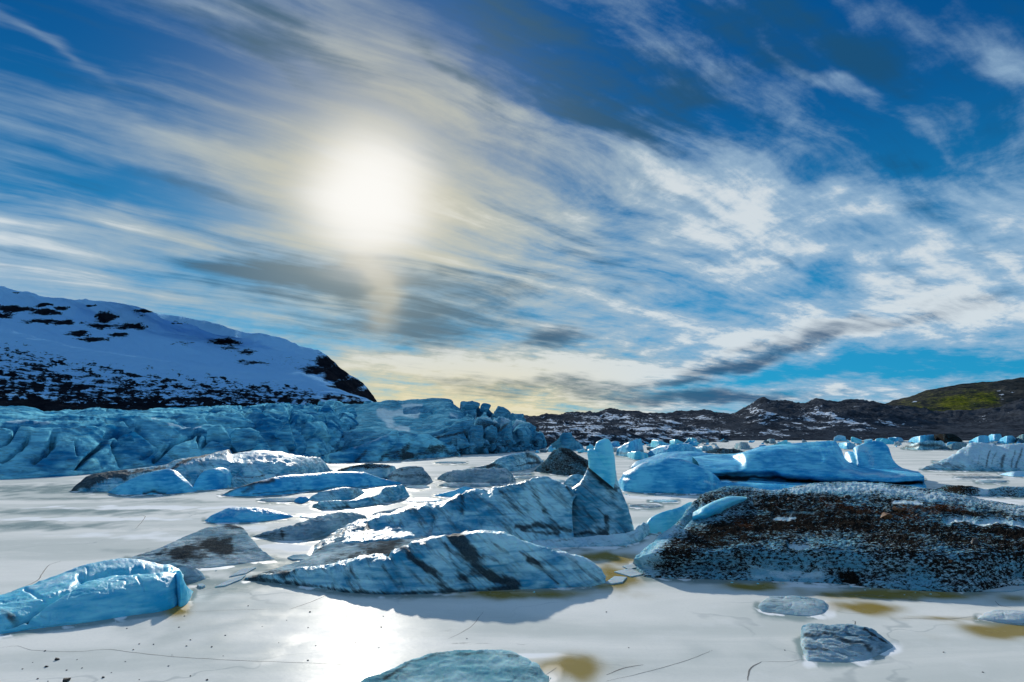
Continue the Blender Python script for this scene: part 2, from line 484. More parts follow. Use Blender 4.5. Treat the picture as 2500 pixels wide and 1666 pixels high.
def ice_mat(name, deep, pale, dirtc=(0.012, 0.014, 0.017), dirt2=(0.06, 0.06, 0.058), snow=(0.60, 0.78, 0.86), frostamt=0.75, fscale=1.0,
            sss=0.25, bump=0.35, band=0.0, bandscale=2.0, rgh=0.42, spec=0.16, tilt=0.0):
    m, n, bs = new_mat(name)
    g = n.new('ShaderNodeNewGeometry'); pos = g.outputs['Position']; nx, ny, nz = n.sep(g.outputs['True Normal'])
    n1 = n.noise(pos, 0.35 * fscale, 4, 0.55)
    n2 = n.noise(pos, 2.6 * fscale, 6, 0.62)
    n3 = n.noise(n.vmul(pos, (0.5, 0.5, 3.0)), 1.4 * fscale, 5, 0.6, 0.4)
    n4 = n.noise(pos, 14.0 * fscale, 5, 0.65)
    t = n.add(n.mul(n1, 0.9), n.mul(n3, 0.7))
    ice = n.mix(n.sstep(t, 0.62, 1.0), deep, pale)
    # silt caught in the ice: thin grey layers
    if band:
        qx, qy, qz = n.sep(pos)
        sc_ = n.mad(qx, tilt, qz)
        s2 = n.noise(n.vec(n.mad(qx, 0.16, n.mul(qz, -0.16 * tilt)), n.mul(qy, 0.2), sc_), bandscale, 6, 0.72, 0.35)
        s3 = n.noise(n.vec(n.mad(qx, 0.10, n.mul(qz, -0.10 * tilt)), n.mul(qy, 0.15), sc_), bandscale * 4.5, 4, 0.65, 0.2)
        ice = n.mix(n.mul(n.sstep(n.mad(n.sub(s3, 0.5), 0.55, s2), 0.46, 0.72), band), ice, dirt2)
    dv = n.add(n.attr('dirt'), n.mul(n.sub(n2, 0.5), 0.55))
    dv = n.add(dv, n.mul(n.sub(n4, 0.5), 0.5))
    if band: dv = n.mad(n.sub(s3, 0.5), 1.5, dv)
    df = n.mul(n.sstep(dv, 0.22, 1.05), 0.93)
    dc = n.mix(n.sstep(n4, 0.35, 0.7), dirtc, dirt2)
    dc = n.mix(n.mul(n.sstep(n.attr('rust'), 0.2, 0.9), n.sstep(n2, 0.3, 0.65)), dc, (0.075, 0.027, 0.010))
    colr = n.mix(df, ice, dc)
    # frost and drifted snow on upward faces; on glacier ice also painted sunlit white
    fv = n.add(n.mul(nz, 0.70), n.mul(n.sub(n2, 0.5), 0.9))
    fv = n.add(fv, n.attr('frost'))
    ff = n.mul(n.sstep(fv, 0.5, 1.1), frostamt)
    ff = n.mul(ff, n.sub(1.0, n.mul(df, 0.85)))
    colr = n.mix(ff, colr, snow)
    # gravel crust: dark stones with rime between
    ga = n.attr('grit')
    sp = n.noise(n.vmul(pos, (0.6, 0.9, 1.2)), 8.0 * fscale, 7, 0.78)
    gq = n.mad(n.sub(n1, 0.5), n.mul(ga, 1.5), ga)
    gq = n.mad(n.sub(n3, 0.5), n.mul(ga, 1.2), gq)
    gf = n.sstep(n.add(gq, n.mul(n.sub(sp, 0.5), 3.0)), 0.38, 0.66)
    colr = n.mix(gf, colr, dc)
    n.l.new(colr, bs.inputs['Base Color'])
    dd = n.m('MAXIMUM', df, gf)
    rr = n.add(n.mul(dd, 0.35), n.mul(ff, 0.25))
    n.l.new(n.add(rr, rgh), bs.inputs['Roughness'])
    bs.inputs['IOR'].default_value = 1.31
    bs.inputs['Specular IOR Level'].default_value = spec
    if sss:
        n.l.new(n.mul(n.sub(1.0, dd), sss), bs.inputs['Subsurface Weight'])
        bs.inputs['Subsurface Radius'].default_value = (0.12, 0.45, 0.8)
        bs.inputs['Subsurface Scale'].default_value = 0.6
        bs.subsurface_method = 'RANDOM_WALK'
    hgt = n.add(n.mul(n2, 0.6), n.mul(n4, 0.35))
    hgt = n.add(hgt, n.mul(sp, n.mul(ga, 1.2)))
    vo = n.new('ShaderNodeTexVoronoi', feature='F1'); n.l.new(pos, vo.inputs['Vector']); vo.inputs['Scale'].default_value = 1.7 * fscale
    hgt = n.add(hgt, n.mul(vo.outputs['Distance'], 0.4))
    bp = n.new('ShaderNodeBump'); bp.inputs['Strength'].default_value = bump; bp.inputs['Distance'].default_value = 0.12 / fscale
    n.l.new(hgt, bp.inputs['Height']); n.l.new(bp.outputs[0], bs.inputs['Normal'])
    return m

DEEP, PALE = (0.015, 0.31, 0.62), (0.17, 0.67, 0.89)
M_BLUE = ice_mat('blue_ice', DEEP, PALE)
M_CYAN = ice_mat('cyan_ice', (0.05, 0.50, 0.72), (0.25, 0.78, 0.90), sss=0.45, bump=0.2, frostamt=0.5)
M_STRIPE = ice_mat('banded_ice', (0.025, 0.28, 0.46), (0.50, 0.83, 0.89), dirt2=(0.045, 0.06, 0.07), band=0.7, bandscale=1.3, tilt=0.8, bump=0.55)
M_FIN = ice_mat('fin_ice', (0.05, 0.28, 0.42), (0.48, 0.76, 0.84), dirt2=(0.035, 0.045, 0.055), band=0.8, bandscale=1.5, tilt=0.85, bump=0.4)
M_GREY = ice_mat('silty_ice', (0.16, 0.29, 0.37), (0.46, 0.58, 0.62), band=0.6, bandscale=3.0, bump=0.6, frostamt=0.7, snow=(0.50, 0.58, 0.62), spec=0.0)
M_GRIT = ice_mat('gravelly_ice', (0.14, 0.40, 0.54), (0.48, 0.70, 0.78), bump=1.0, frostamt=0.85, band=0.3, snow=(0.6, 0.74, 0.80), dirt2=(0.034, 0.028, 0.023), dirtc=(0.007, 0.007, 0.007), spec=0.0)
M_GLAC = ice_mat('glacier_ice', (0.010, 0.19, 0.40), (0.24, 0.70, 0.85), fscale=0.28, band=0.5, bandscale=1.2, sss=0.0, bump=0.6, frostamt=0.6, spec=0.0, rgh=0.6)  # frost amount raised to paint the sunlit tops whiter
M_GLACD = ice_mat('dirty_glacier_ice', (0.03, 0.22, 0.38), (0.16, 0.46, 0.62), fscale=0.3, band=0.75, bandscale=2.2, sss=0.0, bump=0.7, frostamt=0.5, spec=0.0, rgh=0.6)

def lake_mat():
    m, n, bs = new_mat('frozen_lagoon_ice')
    g = n.new('ShaderNodeNewGeometry'); pos = g.outputs['Position']
    n1 = n.noise(n.vmul(pos, (0.05, 0.16, 1)), 1.0, 5, 0.55, 0.5)
    n2 = n.noise(pos, 0.7, 6, 0.6)
    n3 = n.noise(pos, 9.0, 4, 0.6)
    snow = n.mix(n.sstep(n1, 0.38, 0.62), (0.60, 0.63, 0.60), (0.81, 0.81, 0.77))
    snow = n.mix(n.mul(n.sstep(n2, 0.5, 0.75), 0.35), snow, (0.80, 0.81, 0.80))
    snow = n.mix(n.mul(n.sstep(n3, 0.45, 0.75), 0.16), snow, (0.45, 0.50, 0.50))
    wv = n.new('ShaderNodeVectorMath', operation='ADD'); n.l.new(pos, wv.inputs[0]); n.l.new(n.vmul(n.noise(pos, 0.3, 3, 0.5, 0, True), (6, 6, 0)), wv.inputs[1])
    ve = n.new('ShaderNodeTexVoronoi', feature='DISTANCE_TO_EDGE'); n.l.new(n.vmul(wv.outputs[0], (1, 1, 0)), ve.inputs['Vector']); ve.inputs['Scale'].default_value = 0.11
    ed = n.mul(n.sstep(ve.outputs['Distance'], 0.012, 0.0), n.sstep(n.noise(pos, 0.12, 3), 0.45, 0.6))
    snow = n.mix(n.mul(ed, 0.45), snow, (0.30, 0.35, 0.36))
    wet = n.sstep(n.add(n.attr('wet'), n.mul(n.sub(n2, 0.5), 0.35)), 0.2, 0.85)
    c = n.mix(wet, snow, (0.26, 0.33, 0.32))
    dr = n.sstep(n.add(n.attr('drift'), n.mul(n.sub(n2, 0.5), 0.5)), 0.3, 0.7)
    c = n.mix(dr, c, (0.86, 0.88, 0.89))
    gr = n.sstep(n.add(n.attr('silt'), n.mul(n.sub(n.noise(n.vmul(pos, (0.6, 1.6, 1)), 1.6, 6, 0.7), 0.5), 1.6)), 0.45, 0.8)
    c = n.mix(n.mul(gr, 0.85), c, (0.10, 0.105, 0.10))
    br = n.sstep(n.add(n.attr('brown'), n.mul(n.sub(n2, 0.5), 0.3)), 0.04, 0.8)
    c = n.mix(br, c, (0.28, 0.205, 0.04))
    n.l.new(c, bs.inputs['Base Color'])
    r = n.add(n.sstep(n2, 0.3, 0.7, 0.28, 0.42), n.mul(dr, 0.3))
    r = n.sub(r, n.mul(n.m('MAXIMUM', wet, br), 0.12))
    n.l.new(r, bs.inputs['Roughness'])
    bs.inputs['IOR'].default_value = 1.31
    bs.inputs['Specular IOR Level'].default_value = 0.0
    gl = n.new('ShaderNodeBsdfGlossy'); n.l.new(r, gl.inputs['Roughness']); gl.inputs['Color'].default_value = (1, 1, 1, 1)
    mx = n.new('ShaderNodeMixShader'); n.l.new(n.mad(n.m('MAXIMUM', wet, br), 0.09, 0.012), mx.inputs[0])
    n.l.new(bs.outputs[0], mx.inputs[1]); n.l.new(gl.outputs[0], mx.inputs[2])
    om = [q for q in n.n if q.type == 'OUTPUT_MATERIAL'][0]; n.l.new(mx.outputs[0], om.inputs[0])
    hgt = n.add(n.mul(n2, 0.5), n.mul(n3, 0.10))
    bp = n.new('ShaderNodeBump'); bp.inputs['Strength'].default_value = 0.12; bp.inputs['Distance'].default_value = 0.2
    n.l.new(hgt, bp.inputs['Height']); n.l.new(bp.outputs[0], bs.inputs['Normal']); n.l.new(bp.outputs[0], gl.inputs['Normal'])
    return m
M_LAKE = lake_mat()

def rock_snow_mat(name, rock1, rock2, snow, scale, green=False, ssharp=(0.42, 0.56), bump=0.7, bdist=3.0):
    """bare ground with snow lying on it; 'snow' attribute says how much"""
    m, n, bs = new_mat(name)
    g = n.new('ShaderNodeNewGeometry'); pos = g.outputs['Position']; nx, ny, nz = n.sep(g.outputs['True Normal'])
    n1 = n.noise(pos, scale, 6, 0.62)
    n2 = n.noise(pos, scale * 6, 5, 0.65)
    n3 = n.noise(n.vmul(pos, (0.45, 0.45, 1.6)), scale * 2.2, 6, 0.66, 0.6)
    rk = n.mix(n.sstep(n.add(n.mul(n1, .5), n.mul(n2, .5)), 0.35, 0.65), rock1, rock2)
    if green:
        gf = n.sstep(n.add(n.attr('moss'), n.add(n.mul(n.sub(n1, .5), 1.5), n.mul(n.sub(n2, .5), 1.2))), 0.2, 1.25)
        rk = n.mix(gf, rk, n.mix(n.sstep(n2, 0.35, 0.65), (0.05, 0.065, 0.010), (0.21, 0.215, 0.018)))
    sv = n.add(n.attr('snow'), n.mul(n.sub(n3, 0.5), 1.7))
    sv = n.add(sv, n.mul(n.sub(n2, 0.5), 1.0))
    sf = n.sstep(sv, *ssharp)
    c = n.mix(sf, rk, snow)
    n.l.new(c, bs.inputs['Base Color'])
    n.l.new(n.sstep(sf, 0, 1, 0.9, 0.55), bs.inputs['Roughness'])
    bs.inputs['Specular IOR Level'].default_value = 0.0
    bp = n.new('ShaderNodeBump'); bp.inputs['Strength'].default_value = bump; bp.inputs['Distance'].default_value = bdist
    n.l.new(n.add(n.mul(n3, .7), n.mul(n2, .3)), bp.inputs['Height']); n.l.new(bp.outputs[0], bs.inputs['Normal'])
    return m
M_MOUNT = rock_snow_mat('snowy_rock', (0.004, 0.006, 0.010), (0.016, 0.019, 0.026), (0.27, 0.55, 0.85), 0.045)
M_MORAINE = rock_snow_mat('moraine_gravel', (0.018, 0.023, 0.031), (0.070, 0.083, 0.104), (0.66, 0.74, 0.84), 0.06, bump=1.0)
M_GREEN = rock_snow_mat('mossy_ground', (0.022, 0.026, 0.028), (0.065, 0.068, 0.066), (0.66, 0.74, 0.84), 0.03, green=True)

def stone_mat(name, c1, c2, sc):
    m, n, bs = new_mat(name)
    g = n.new('ShaderNodeNewGeometry'); pos = g.outputs['Position']
    k = n.noise(pos, sc, 5, 0.6)
    n.l.new(n.mix(n.sstep(k, .35, .65), c1, c2), bs.inputs['Base Color'])
    bs.inputs['Roughness'].default_value = 0.8
    bp = n.new('ShaderNodeBump'); bp.inputs['Strength'].default_value = 0.6; bp.inputs['Distance'].default_value = 0.02
    n.l.new(k, bp.inputs['Height']); n.l.new(bp.outputs[0], bs.inputs['Normal'])
    return m
M_STONE = stone_mat('dark_stone', (0.012, 0.012, 0.014), (0.05, 0.048, 0.046), 14.0)
M_RUST = stone_mat('rusty_stone', (0.06, 0.022, 0.008), (0.19, 0.075, 0.02), 10.0)
M_CRACK = stone_mat('crack_line', (0.05, 0.06, 0.065), (0.12, 0.13, 0.13), 3.0)

# ------------------------------------------------------------------ the setting
def build_lagoon():
    th = np.concatenate([np.linspace(-math.pi, R(-44), 40)[:-1], np.linspace(R(-44), R(44), 560), np.linspace(R(44), math.pi, 40)[1:]])
    r = np.concatenate([np.geomspace(0.3, 14, 12)[:-1], np.geomspace(14, 400, 330)[:-1], np.geomspace(400, 9000, 24)])
    T, RR = np.meshgrid(th, r)
    v = np.stack([np.sin(T) * RR, np.cos(T) * RR, np.zeros_like(T)], -1)
    nv, nu = T.shape
    fl = v.reshape(-1, 3)
    px, py = project(fl)
    bad = (fl[:, 1] < 2)
    px = np.where(bad, -9999, px); py = np.where(bad, -9999, py)
    gx = fbm(np.stack([fl[:, 0] * 0.5, fl[:, 1] * 0.25, fl[:, 0] * 0], 1), 3); gy_ = fbm(np.stack([fl[:, 0] * 0.5 + 30, fl[:, 1] * 0.25, fl[:, 0] * 0], 1), 3)
    def ell(items):
        acc = np.zeros(len(fl))
        for x, y, a, b, k in items:
            q = ((px + gx * a * 1.1 - x) / a) ** 2 + ((py + gy_ * b * 1.1 - y) / b) ** 2
            acc = np.maximum(acc, k * np.exp(-q))
        return acc
    brown = ell([(1413, 1632, 92, 34, 1), (1490, 1362, 70, 16, 1), (1500, 1412, 60, 34, .9), (1840, 1433, 90, 11, .9), (2190, 1449, 190, 13, 1), (2310, 1455, 90, 10, .8),
                 (2120, 1484, 75, 18, 1), (2460, 1537, 130, 22, 1), (425, 1483, 40, 26, 1), (1290, 1452, 230, 14, .75), (2470, 1462, 60, 12, .6), (2300, 1510, 150, 7, .6), (120, 1195, 0.1, 0.1, 0)])
    wet = ell([(660, 1380, 170, 28, 1), (560, 1430, 150, 40, .8), (520, 1530, 330, 90, .5), (900, 1340, 100, 30, .4), (1440, 1520, 300, 60, .25), (1700, 1600, 400, 60, .4), (200, 1250, 340, 12, .8),
               (90, 1285, 260, 14, .8), (420, 1225, 200, 6, .6), (330, 1345, 200, 8, .5), (1560, 1380, 60, 30, .6), (100, 1195, 260, 16, .8), (150, 1218, 300, 5, .7), (2250, 1620, 300, 50, .2)])
    drift = ell([(200, 1268, 300, 5, 1), (380, 1240, 300, 6, .9), (350, 1310, 300, 14, .6), (1430, 1330, 110, 16, 1), (1600, 1335, 60, 20, .8), (2030, 1490, 24, 22, 1), (2180, 1585, 40, 22, .9), (700, 1335, 90, 10, .8),
                 (620, 1290, 60, 12, .7), (1350, 1650, 30, 25, .9), (1300, 1600, 120, 8, .8), (1950, 1432, 120, 6, .8), (2440, 1432, 60, 8, 1), (2400, 1170, 200, 10, .5), (2440, 1225, 120, 10, .7), (700, 1320, 60, 8, .9), (1620, 1215, 130, 5, .9)])
    silt = ell([(2300, 1093, 260, 5, .6), (1950, 1084, 300, 4, .6), (1700, 1090, 200, 5, .6), (1450, 1106, 160, 6, .6), (1250, 1160, 140, 6, .5), (1330, 1200, 70, 7, .5), (1010, 1200, 120, 6, .5), (2400, 1185, 200, 5, .4), (940, 1228, 120, 6, .5), (1300, 1125, 90, 4, .5), (600, 1225, 160, 4, .4),
                (960, 1255, 120, 12, .55), (1000, 1220, 80, 8, .4), (1040, 1195, 90, 8, .5), (720, 1218, 110, 5, .6), (1160, 1190, 70, 6, .6), (2350, 1160, 130, 4, .7), (2420, 1168, 90, 3, .6), (1590, 1233, 50, 4, .6),
                (1060, 1600, 160, 20, .45), (1180, 1575, 150, 9, .5), (1060, 1540, 90, 20, .35), (1450, 1120, 90, 12, .3), (1080, 1215, 130, 8, .35), (850, 1240, 60, 5, .3)])
    me = make_mesh('frozen_lagoon', fl, grid_faces(nv, nu)[:, ::-1], M_LAKE, {'brown': brown, 'wet': wet, 'drift': drift, 'silt': silt})
    o = link('frozen_lagoon', me); tag(o, kind='structure')
    return o
lagoon = build_lagoon()

def terrain(name, rows, nu, nv_per, mat, disp, attrs, back=1.0, flip=False):
    V = loft(rows, nu, nv_per, back=back)
    n = grid_normals(V)
    if n[..., 2].mean() < 0: n = -n
    v = V.reshape(-1, 3); nn = n.reshape(-1, 3)
    v = v + disp(v, nn)
    px, py = project(v)
    at_ = attrs(v, px, py)
    me = make_mesh(name, v, grid_faces(*V.shape[:2]), mat, at_)
    o = link(name, me); tag(o, kind='structure')
    return o

def with_y(s, Y):
    q = P(s)
    return np.column_stack([q[:, :2], np.full(len(q), float(Y)) if np.isscalar(Y) else pchip([a for a, _ in Y], [b for _, b in Y], q[:, 0])])

def blot(px, py, items, seed=0.0, jit=10.0):
    wx_ = fbm(np.stack([px * .03, py * .06, px * 0 + seed], 1), 4) * jit; wy_ = fbm(np.stack([px * .03 + 50, py * .06, px * 0 + seed], 1), 4) * jit * .6
    acc = np.zeros(len(px))
    for x, y, a, b, k in items:
        acc = np.maximum(acc, k * np.exp(-(((px + wx_ - x) / a) ** 2 + ((py + wy_ - y) / b) ** 2)))
    return acc

# far ridge of the snowy mountain
def back_disp(v, n):
    o = 14 * fbm(v * 0.006, 5) + 14 * ridged(np.stack([v[:, 0] * .006 + v[:, 2] * .010, v[:, 1] * .004, v[:, 2] * .004], 1), 4) + 4 * ridged(v * .02, 4)
    return n * o[:, None] * sm(v[:, 2], 0, 60)[:, None]
def back_attr(v, px, py):
    rocks = blot(px, py, [(30, 755, 60, 10, 1), (110, 762, 45, 9, 1), (0, 770, 40, 8, 1), (110, 785, 60, 6, 1), (155, 788, 30, 8, 1), (260, 775, 30, 16, 1), (245, 797, 40, 8, .9), (320, 797, 45, 9, .95),
        (190, 815, 35, 8, .9), (225, 828, 45, 7, .95), (290, 818, 30, 8, .9), (110, 746, 30, 6, .9), (150, 752, 25, 6, .9), (350, 760, 40, 6, .8), (225, 745, 20, 5, .8), (550, 835, 50, 12, .8), (600, 860, 40, 10, .7), (560, 850, 30, 8, .6),
        (620, 885, 50, 8, .7), (450, 838, 40, 7, .5), (440, 790, 30, 4, .6), (350, 770, 20, 6, .6), (205, 788, 20, 5, .6), (40, 715, 20, 4, .6),
        (795, 885, 30, 22, 1), (820, 910, 40, 25, 1.1), (850, 940, 45, 25, 1.1), (890, 965, 40, 20, 1.1), (770, 905, 40, 14, .8), (830, 950, 60, 14, .8), (740, 900, 40, 12, .5), (905, 980, 25, 15, 1), (700, 880, 120, 20, .35)], 2.0, 14)
    return {'snow': 1.10 - 1.2 * rocks}
crest = with_y("-700,640 -300,665 -100,690 0,708 60,716 150,728 215,741 260,738 330,748 400,773 470,786 530,803 620,825 700,845 770,862 797,880 825,905 865,935 893,960 915,985 930,1010", [(-700, 1700), (500, 1900), (930, 2300)])
mid = with_y("-700,760 -300,770 0,800 190,850 370,872 560,900 700,915 800,940 880,975 925,1020", [(-700, 1250), (930, 1900)])
base = with_y("-700,1064 0,1064 400,1064 925,1064", 1100)
upper = with_y("-700,690 -300,715 0,748 150,770 330,800 470,825 620,855 740,880 800,905 850,940 900,972 926,1015", [(-700, 1500), (930, 2100)])
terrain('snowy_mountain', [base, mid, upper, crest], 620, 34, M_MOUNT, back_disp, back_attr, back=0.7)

# near slope with streaked rock bands
def front_disp(v, n):
    o = 3.0 * fbm(v * 0.012, 5) + 3.0 * ridged(np.stack([v[:, 0] * .02, v[:, 1] * .01, v[:, 2] * .07], 1), 4)
    return n * o[:, None] * sm(v[:, 2], 0, 30)[:, None]
def front_attr(v, px, py):
    top = pchip([-700, 0, 190, 370, 560, 700, 800, 880, 915], [770, 806, 856, 880, 907, 927, 947, 970, 990], px)
    bot = 1012.0
    t = np.clip((py - top) / (bot - top), 0, 1)
    strat = ridged(np.stack([px * .010, py * .075, px * 0 + 3], 1), 4)
    gul = fbm(np.stack([(px + py * .5) * .05, (py - px * .25) * .07, px * 0 + 8], 1), 4)
    s = 0.70 - 0.22 * t - 0.42 * sm(t, .70, 1.0) - 0.30 * strat * sm(t, .1, .5) + 0.45 * gul
    s = s + .45 * (1 - sm(t, .03, .16))
    s -= 0.35 * sm(px, 780, 900)
    return {'snow': s}
crest = with_y("-700,770 -300,785 0,806 100,828 190,853 280,868 370,879 460,893 560,906 640,917 700,927 750,935 800,948 850,962 890,975 920,990", [(-700, 800), (920, 1000)])
m1 = with_y("-700,850 0,880 190,915 370,930 560,950 700,960 800,970 870,982 920,995", [(-700, 700), (920, 960)])
m2 = with_y("-700,950 0,965 190,975 400,985 700,995 850,1000 920,1006", [(-700, 560), (920, 900)])
base = with_y("-700,1062 0,1062 400,1062 920,1062", [(-700, 450), (920, 800)])
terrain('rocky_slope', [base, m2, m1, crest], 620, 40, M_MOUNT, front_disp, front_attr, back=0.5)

# dark moraine on the right, and the mossy hill behind it
def mor_disp(v, n):
    o = 11 * (ridged(np.stack([v[:, 0] * .018 + v[:, 1] * .007, v[:, 1] * .008, v[:, 0] * 0], 1), 5) - .2) + 4.5 * fbm(v * .035, 5)
    d = np.zeros_like(v); d[:, 2] = o * sm(v[:, 2], 0.5, 26); return d
def mor_attr(v, px, py):
    st = fbm(np.stack([(px + 1.2 * py) * .010, (py - 0.30 * px) * .075, px * 0], 1), 5)
    b = blot(px, py, [(1840, 1010, 50, 22, .6), (1870, 1015, 30, 20, .6), (2000, 1015, 60, 20, .7), (2040, 1030, 70, 12, .7), (2150, 1035, 60, 8, .75), (1600, 1040, 200, 25, .5), (1880, 1060, 60, 12, .7), (1500, 1050, 150, 20, .5),
                     (1780, 1050, 80, 14, .6), (1960, 1040, 60, 14, .6), (2100, 1050, 60, 8, .5), (1700, 1020, 60, 5, .6), (1900, 1020, 60, 8, .6), (1480, 1018, 60, 6, .6), (2400, 1020, 40, 14, .35)], 1, 20)
    return {'snow': 0.08 + 0.55 * b + 0.55 * st * sm(-px, -2350, -1900) + .12 * sm(-px, -1800, -1400)}
crest = with_y("1180,1030 1290,1026 1340,1020 1400,1017 1440,1012 1475,1008 1520,1014 1600,1019 1700,1014 1740,1011 1790,1014 1820,1002 1850,986 1866,981 1885,985 1920,990 1960,992 2000,987 2040,989 2090,986 2140,991 2200,999 2300,1010 2400,1004 2500,990 2600,975 3000,960 3400,950", [(1180, 900), (1866, 1000), (2500, 900), (3400, 760)])
m1 = with_y("1180,1045 1290,1044 1475,1036 1700,1040 1800,1035 1866,1020 1960,1022 2090,1020 2200,1028 2300,1040 2400,1038 2500,1030 3000,1015 3400,1010", [(1180, 760), (3400, 690)])
m2 = with_y("1180,1064 1475,1058 1700,1060 1866,1054 2090,1054 2300,1056 2500,1050 3400,1040", [(1180, 660), (3400, 620)])
base = with_y("1180,1094 1475,1094 1700,1096 2000,1097 2200,1095 2350,1090 2500,1088 3400,1088", [(1180, 600), (2200, 600), (2500, 570), (3400, 540)])
base[:, 1] = HOR + H * F / base[:, 2] * 1.0
terrain('moraine_ridge', [base, m2, m1, crest], 560, 26, M_MORAINE, mor_disp, mor_attr, back=1.5)

def hill_disp(v, n):
    d = np.zeros_like(v); d[:, 2] = (6 * ridged(v * np.array([.012, .012, .012]), 5) + 3 * fbm(v * .03, 5)) * sm(v[:, 2], 5, 40); return d
def hill_attr(v, px, py):
    moss = blot(px, py, [(2260, 1000, 60, 10, .8), (2330, 985, 70, 22, .95), (2400, 970, 70, 20, .9), (2350, 1000, 70, 14, 1), (2420, 985, 50, 18, .9), (2500, 985, 60, 20, .8), (2200, 1000, 50, 10, .6), (2420, 955, 120, 22, .5), (2300, 965, 90, 16, .45), (2220, 985, 60, 12, .5)], 4, 30)
    rock = blot(px, py, [(2470, 950, 30, 40, 1)], 4, 20)
    sn = blot(px, py, [(2445, 965, 12, 30, .8), (2235, 980, 14, 10, .8), (2380, 985, 8, 8, .6), (2470, 960, 20, 10, .5), (2480, 985, 14, 12, .6), (2420, 1000, 14, 8, .6), (2200, 1000, 12, 5, .6)], 6, 16)
    return {'moss': moss - rock, 'snow': -0.15 + .75 * sn}
crest = with_y("2060,1010 2150,992 2230,968 2280,955 2330,945 2420,936 2500,927 2700,905 3000,880 3500,860", 1500)
m1 = with_y("2060,1030 2150,1012 2230,1000 2330,990 2420,985 2500,980 3000,960 3500,940", 1250)
base = with_y("2060,1052 2500,1052 3500,1052", 1050)
terrain('mossy_hill', [base, m1, crest], 300, 34, M_GREEN, hill_disp, hill_attr, back=1.0)

# ------------------------------------------------------------------ the glacier
def shard(seed, size, squash=(1, 1, 1), n=13, sub=1):
    """an angular broken block of ice or rock"""
    rnd = np.random.RandomState(seed)
    p = rnd.normal(size=(n, 3)); p /= np.linalg.norm(p, axis=1)[:, None]; p *= rnd.uniform(.72, 1.0, (n, 1))
    p[p[:, 2] < -.45, 2] = -.45
    bm = bmesh.new()
    for q in p * np.array(squash) * size: bm.verts.new(q)
    h = bmesh.ops.convex_hull(bm, input=bm.verts)
    bmesh.ops.delete(bm, geom=list({g for g in h['geom_interior'] + h['geom_unused'] if isinstance(g, bmesh.types.BMVert)}), context='VERTS')
    bmesh.ops.bevel(bm, geom=list(bm.edges), offset=size * 0.07, segments=2, affect='EDGES', profile=0.6, clamp_overlap=True)
    bmesh.ops.recalc_face_normals(bm, faces=list(bm.faces))
    return bm

def shard_mesh(name, seed, size, squash, mat, attrs=None, smooth=True, n=13):
    bm = shard(seed, size, squash, n)
    me = bpy.data.meshes.new(name); bm.to_mesh(me); bm.free()
    for p_ in me.polygons: p_.use_smooth = smooth
    for k, v in (attrs or {}).items():
        a_ = me.attributes.new(k, 'FLOAT', 'POINT'); a_.data.foreach_set('value', [float(v)] * len(me.vertices))
    me.materials.append(mat)
    return me

def gdisp(v, n):
    q = np.stack([v[:, 0] * .045 + v[:, 2] * .06, v[:, 1] * .02, v[:, 2] * .035 - v[:, 0] * .012], 1)
    o = 1.4 * (ridged(q + 3, 4) - .3) + 0.7 * fbm(v * .16, 4) + 0.3 * ridged(v * .35, 3)
    px, py = project(v)
    blk = sm(px, 420, 620) * .9 + .25 * sm(fbm(v * .03, 2), 0, .4)
    wv = v + 2.5 * np.stack([fbm(v * .12, 3), fbm(v * .12 + 20, 3), fbm(v * .12 + 40, 3)], 1)
    f1, f2, r_ = cells(np.stack([wv[:, 0] * .085 + wv[:, 2] * .03, wv[:, 1] * .045, wv[:, 2] * .11], 1))
    o = o + blk * (3.6 * (r_ - .5) - 2.2 * np.exp(-((f2 - f1) / .07) ** 2))
    n1_ = fbm(np.stack([v[:, 0] * .05 + v[:, 2] * .07, v[:, 1] * .03, v[:, 2] * .03], 1) + 60, 3)
    return o - 1.8 * np.exp(-(n1_ / .028) ** 2) * (1 - blk * .5)

glacier = empty('glacier', (-60, 150, 0)); tag(glacier, kind='structure')
wl = P("-500,1196 -250,1184 0,1172 91,1167 191,1161 289,1150 400,1143 540,1135 660,1126 754,1119 847,1108 940,1100")
def grow(s, f):      # a row of the glacier: its distance is that of the waterline below times f
    q = P(s); return np.column_stack([q, depth(pchip(wl[:, 0], wl[:, 1], q[:, 0])) * f])
g_rows = [grow("-500,1196 -250,1184 0,1172 91,1167 191,1161 289,1150 400,1143 540,1135 660,1126 754,1119 847,1108 940,1100", 1.0),
          grow("-500,1150 -250,1140 0,1132 91,1128 191,1120 289,1112 400,1104 540,1094 660,1088 754,1084 847,1082 940,1080", 1.03),
          grow("-500,1090 -250,1088 0,1086 91,1080 191,1072 289,1062 400,1058 540,1052 660,1048 754,1046 847,1050 940,1058", 1.08),
          grow("-500,1040 -250,1042 0,1042 70,1041 127,1036 180,1032 255,1030 297,1021 340,1016 420,1014 540,1014 660,1014 754,1014 847,1020 940,1030", 1.17),
          grow("-500,1020 -250,1024 0,1020 70,1026 127,1026 180,1022 255,1020 297,1015 340,1012 420,1008 540,1007 660,1004 754,1002 847,1003 940,1008", 1.45),
          grow("-500,985 -250,990 0,997 35,996 85,1001 110,1009 180,1010 235,1003 280,1001 350,1008 390,1003 480,1002 602,1001 628,999 656,994 698,992 742,991 761,987 801,987 824,990 894,986 940,985", 1.75)]
V = loft(g_rows, 640, 15, back=1.2)
